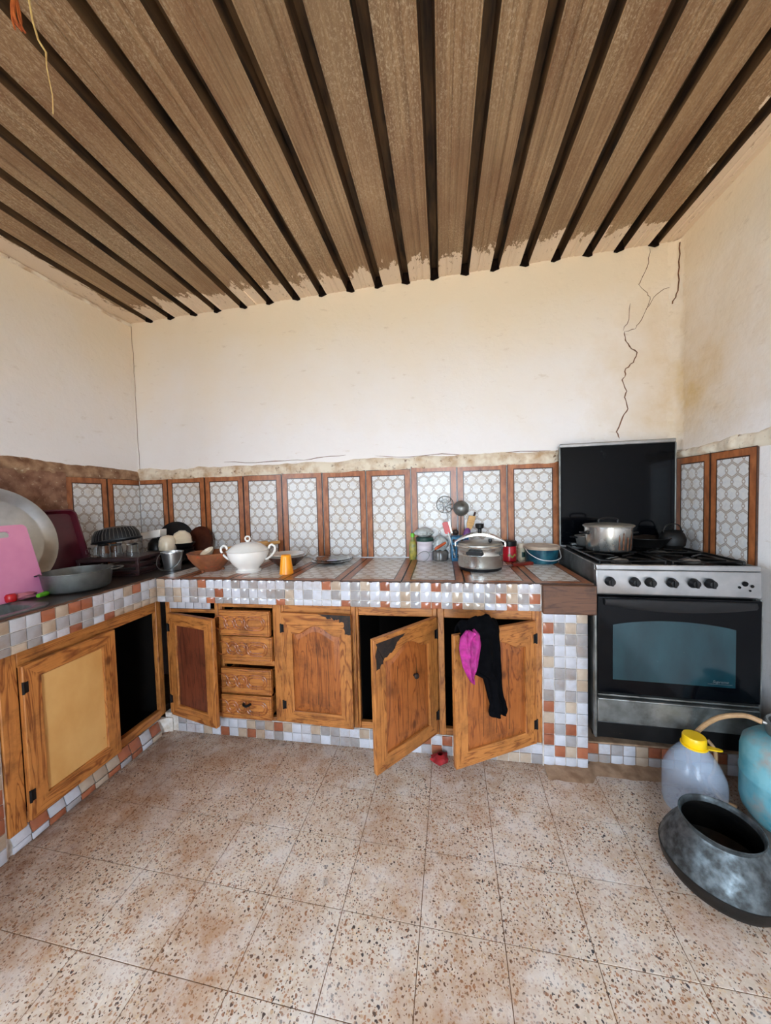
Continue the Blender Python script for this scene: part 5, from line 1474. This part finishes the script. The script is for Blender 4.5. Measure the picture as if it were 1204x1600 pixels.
part('grip', MB().tube([(0.082, 0, 0), (0.10, 0, 0), (0.13, 0, 0), (0.158, 0, 0)], [0.006, 0.009, 0.0085, 0.006], 8).xf(Mh), pmat('orange_brown_grip', S(196, 88, 32), S(160, 62, 22), 20, 0.4), t)
# blue utensil basket
t = thing('utensil_basket', 'blue plastic lattice basket holding kitchen tools', 'basket', (2.222, -0.075, CT + 0.0003), math.radians(4))
bw_ = 0.046
mb = MB().box((-bw_, -0.04, 0), (bw_, 0.04, 0.005))
part('floor', mb, M_BLUE, t)
for s in (-1, 1):
    f1 = MB(); f2 = MB()
    for k in range(5):
        x = -bw_ + k * bw_ / 2
        f1.box((x - 0.003, s * 0.04 - 0.002, 0.005), (x + 0.003, s * 0.04 + 0.002, 0.138))
        y = -0.036 + k * 0.018
        f2.box((s * bw_ - 0.002, y - 0.003, 0.005), (s * bw_ + 0.002, y + 0.003, 0.138))
    for zz in (0.012, 0.034, 0.056, 0.078, 0.10, 0.134):
        hh = 0.011 if zz in (0.012, 0.134, 0.10) else 0.004
        f1.box((-bw_, s * 0.04 - 0.0018, zz - 0.004), (bw_, s * 0.04 + 0.0018, zz + hh - 0.004))
        f2.box((s * bw_ - 0.0018, -0.038, zz - 0.004), (s * bw_ + 0.0018, 0.038, zz + hh - 0.004))
    part('lattice_side', f1, M_BLUE, t); part('lattice_side', f2, M_BLUE, t)
def frame_from(p, q, nrm=(0, -1, 0)):
    p, q = Vector(p), Vector(q)
    uz = (q - p).normalized(); uy = -Vector(nrm); ux = uy.cross(uz).normalized(); uy = uz.cross(ux)
    return Matrix(((ux.x, uy.x, uz.x, p.x), (ux.y, uy.y, uz.y, p.y), (ux.z, uy.z, uz.z, p.z), (0, 0, 0, 1))), (q - p).length
def tool(name, label, cat, foot, head):
    Mx, Ln = frame_from(foot, head)
    o = bpy.data.objects.new(name, None); C.objects.link(o); o.empty_display_size = 0.03
    o.matrix_world = Mx; WM[o.name] = Mx
    return tag(o, label, cat), Ln
BF = CT + 0.007
# skimmer with a pierced disc
t, Ln = tool('skimmer', 'round pierced steel skimmer standing in the blue basket', 'skimmer', (2.205, -0.085, BF), (2.150, -0.062, 1.145))
part('shaft', MB().tube([(0, 0, 0), (0, 0, Ln - 0.01)], 0.0035, 8, flat=0.5), M_STEEL, t)
mb = MB().tube([(0.050 * math.cos(q), 0, Ln + 0.036 + 0.050 * math.sin(q)) for q in [2 * PI * i / 32 for i in range(32)]], 0.0026, 6, closed=True)
for k in range(10):
    q = 2 * PI * k / 10
    mb.tube([(0.012 * math.cos(q), 0.004, Ln + 0.036 + 0.012 * math.sin(q)), (0.049 * math.cos(q + 0.5), 0, Ln + 0.036 + 0.049 * math.sin(q + 0.5))], 0.0022, 5)
for rr in (0.012, 0.030):
    mb.tube([(rr * math.cos(q), 0.003, Ln + 0.036 + rr * math.sin(q)) for q in [2 * PI * i / 20 for i in range(20)]], 0.0022, 5, closed=True)
part('pierced_disc', mb, M_STEELD, t)
# ladle
t, Ln = tool('ladle', 'steel ladle with its bowl up in the blue basket', 'ladle', (2.225, -0.075, BF), (2.236, -0.070, 1.12))
part('shaft', MB().tube([(0, 0, 0), (0, 0, Ln)], 0.005, 8, flat=0.5), M_STEELD, t)
part('bowl', MB().lathe([(0, -0.046), (0.020, -0.041), (0.036, -0.028), (0.045, -0.006), (0.046, 0.002), (0.043, 0.0), (0.034, -0.025), (0.018, -0.038), (0, -0.043)], 30, mat=Matrix.Translation((0, 0.006, Ln + 0.036)) @ Matrix.Rotation(math.radians(-84), 4, 'X')), M_STEELD, t)
# red and white spatula
t, Ln = tool('spatula', 'red and white spatula standing in the blue basket', 'spatula', (2.200, -0.098, BF), (2.158, -0.100, 1.02))
part('shaft', MB().tube([(0, 0, 0), (0, 0, Ln)], 0.005, 8), M_WHITE, t)
part('blade', MB().prism([(p[0], p[1]) for p in rrect(-0.020, Ln - 0.010, 0.014, Ln + 0.062, 0.010)], -0.004, 0.002, 'y'), M_RED, t, bevel=0.001)
part('blade_edge', MB().prism([(p[0], p[1]) for p in rrect(0.0145, Ln - 0.014, 0.024, Ln + 0.060, 0.004)], -0.003, 0.001, 'y'), M_WHITE, t)
# purple spoon, wooden spatula, dark stick, white scraper
t, Ln = tool('spoon', 'purple plastic spoon in the blue basket', 'spoon', (2.235, -0.098, BF), (2.262, -0.104, 0.99))
part('shaft', MB().tube([(0, 0, 0), (0, 0, Ln)], 0.005, 8), M_PURP, t)
part('bowl', MB().lathe([(0, -0.014), (0.016, -0.010), (0.025, 0.0), (0.023, 0.0), (0, -0.010)], 20, sx=0.8, sy=1.3, mat=Matrix.Translation((0, 0, Ln + 0.022)) @ Matrix.Rotation(math.radians(-90), 4, 'X')), M_PURP, t)
t, Ln = tool('wooden_spatula', 'flat wooden spatula standing in the blue basket', 'spatula', (2.238, -0.062, BF), (2.282, -0.040, 1.03))
part('shaft', MB().tube([(0, 0, 0), (0, 0, Ln)], 0.006, 8), M_LWOOD, t)
part('blade', MB().prism([(-0.010, Ln - 0.01), (0.010, Ln - 0.01), (0.022, Ln + 0.03), (0.023, Ln + 0.085), (-0.018, Ln + 0.080), (-0.020, Ln + 0.03)], -0.0035, 0.0035, 'y'), M_LWOOD, t, bevel=0.002)
t, Ln = tool('brown_stick', 'thin dark brown stick leaning in the blue basket', 'stick', (2.225, -0.055, BF), (2.322, -0.022, 1.130))
part('stick', MB().tube([(0, 0, 0), (0, 0, Ln)], [0.004, 0.006], 8), M_DBROWN, t)
t, Ln = tool('whisk', 'dark handled whisk standing in the blue basket', 'whisk', (2.192, -0.072, BF), (2.200, -0.088, 1.010))
part('shaft', MB().tube([(0, 0, 0), (0, 0, Ln - 0.02)], 0.004, 8), M_STEELD, t)
part('head', MB().lathe([(0, -0.012), (0.014, -0.008), (0.019, 0.006), (0.012, 0.020), (0, 0.024)], 18, (0, 0, Ln)), M_BURN, t)
# pressure cooker
t = thing('pressure_cooker', 'aluminium pressure cooker with arched clamp bar and black handles', 'pressure cooker', (2.315, -0.325, CT + 0.0003), math.radians(-6))
part('base', MB().lathe([(0, 0), (0.098, 0), (0.106, 0.004), (0.108, 0.016), (0, 0.016)], 48), M_BLACK, t)
part('body', MB().lathe([(0.100, 0.010), (0.111, 0.018), (0.113, 0.030), (0.113, 0.078), (0.1142, 0.080), (0.113, 0.082), (0.113, 0.108), (0.117, 0.114), (0.118, 0.122), (0.114, 0.126), (0.108, 0.126)], 56), M_ALUP, t)
lidp = part('lid', MB().lathe([(0.111, 0.124), (0.111, 0.132), (0.106, 0.138), (0.085, 0.142), (0.03, 0.144), (0, 0.145)], 56), M_ALU, t)
bar = []
for i in range(25):
    u = i / 24 * 2 - 1
    x = u * 0.128
    zz = 0.174 - 0.040 * u * u
    w_ = 0.030 - 0.014 * abs(u) ** 3
    th = 0.020 - 0.012 * abs(u) ** 2
    bar.append([(x, -w_, zz), (x, -w_, zz + th * 0.6), (x, 0, zz + th), (x, w_, zz + th * 0.6), (x, w_, zz)])
part('clamp_bar', MB().loft(bar, closed=True, cap=(True, True)).box((-0.127, -0.010, 0.118), (-0.121, 0.010, 0.140)).box((0.121, -0.010, 0.118), (0.127, 0.010, 0.140)), M_ALUP, t, smooth=50)
part('screw_knob', MB().lathe([(0, 0.236), (0.019, 0.235), (0.022, 0.230), (0.020, 0.212), (0.010, 0.206), (0.010, 0.192), (0, 0.192)], 20), M_BLACK, t)
part('valve', MB().lathe([(0, 0.164), (0.008, 0.163), (0.010, 0.15), (0.006, 0.144), (0, 0.144)], 14, (0.05, -0.055, 0)), M_BLACK, lidp)
h1 = part('handle', MB().loft([[(x, -0.112 - d, z) for x, z in rrect(-0.042, 0.086, 0.042, 0.106, 0.008, 4)] for d in (0.0, 0.010)] + [[(x * 0.96, -0.138, z) for x, z in rrect(-0.040, 0.089, 0.040, 0.108, 0.008, 4)]], cap=(True, True)), M_BLACK, t, smooth=40)
h1.rotation_euler = (0, 0, math.radians(-12))
h2_ = part('handle', MB().loft([[(x, 0.112 + d, z) for x, z in rrect(-0.042, 0.086, 0.042, 0.106, 0.008, 4)] for d in (0.0, 0.012, 0.026)], cap=(True, True)), M_BLACK, t, smooth=40)
h2_.rotation_euler = (0, 0, math.radians(-12))
# red jar, spice jar, teal tub, red handled knife
t = thing('preserve_jar', 'red filled glass jar with black lid behind the pressure cooker', 'jar', (2.500, -0.100, CT + 0.0003))
part('body', MB().lathe([(0, 0), (0.036, 0), (0.041, 0.006), (0.041, 0.080), (0.036, 0.092), (0, 0.092)], 32), M_LABELR, t)
part('lid', MB().lathe([(0, 0.088), (0.0415, 0.088), (0.042, 0.090), (0.042, 0.114), (0.039, 0.117), (0, 0.117)], 32), M_BLACK, t)
part('print', MB().grid(lambda u, v: (0.0415 * math.cos(-1.9 + u * 1.1), 0.0415 * math.sin(-1.9 + u * 1.1), 0.028 + 0.006 * math.sin(u * 9) + v * 0.012), 10, 2), M_LABELY, t, fix=False)
t = thing('spice_jar', 'small pale spice jar between the red jar and the teal tub', 'jar', (2.574, -0.075, CT + 0.0003))
part('body', MB().lathe([(0, 0), (0.021, 0), (0.023, 0.004), (0.023, 0.066), (0.019, 0.074), (0, 0.074)], 24), M_SPICE, t)
part('lid', MB().lathe([(0, 0.072), (0.0205, 0.072), (0.021, 0.074), (0.021, 0.094), (0, 0.096)], 24), M_CREAM, t)
part('label', MB().grid(lambda u, v: (0.0234 * math.cos(-1.75 + u * 0.9), 0.0234 * math.sin(-1.75 + u * 0.9), 0.020 + v * 0.030), 6, 1), M_LIDG, t, fix=False)
t = thing('plastic_tub', 'round teal plastic tub with beige lid and wire handle', 'tub', (2.668, -0.130, CT + 0.0003), math.radians(8))
part('body', MB().lathe([(0, 0), (0.078, 0), (0.082, 0.004), (0.088, 0.078), (0, 0.078)], 40), M_TEAL, t)
part('lid', MB().lathe([(0, 0.076), (0.092, 0.076), (0.094, 0.080), (0.094, 0.092), (0.089, 0.095), (0.083, 0.090), (0, 0.090)], 40), M_SPONGE, t)
part('wire_handle', MB().tube(spline([(-0.093, 0, 0.084), (-0.085, -0.045, 0.056), (-0.045, -0.090, 0.030), (0.02, -0.094, 0.022), (0.075, -0.062, 0.030), (0.094, -0.02, 0.050), (0.093, 0, 0.084)], 7), 0.0022, 6), M_WHITE, t)
t = thing('knife', 'knife with red-brown handle lying beside the pressure cooker', 'knife', (2.470, -0.270, CT + 0.0003), math.radians(28))
part('handle', MB().loft([[(x, yy, zz) for yy, zz in ((-w_, 0.0), (w_, 0.0), (w_ * 1.1, 0.008), (w_, 0.015), (-w_, 0.015), (-w_ * 1.1, 0.008))] for x, w_ in ((0.02, 0.009), (0.06, 0.011), (0.11, 0.010), (0.145, 0.013))], cap=(True, True)), pmat('red_brown_handle', S(140, 44, 28), S(104, 30, 20), 20, 0.4), t, smooth=40)
part('blade', MB().prism([(0.022, -0.008), (0.022, 0.010), (-0.03, 0.012), (-0.07, 0.004), (-0.078, -0.004)], 0.006, 0.0075, 'z'), M_STEELD, t)
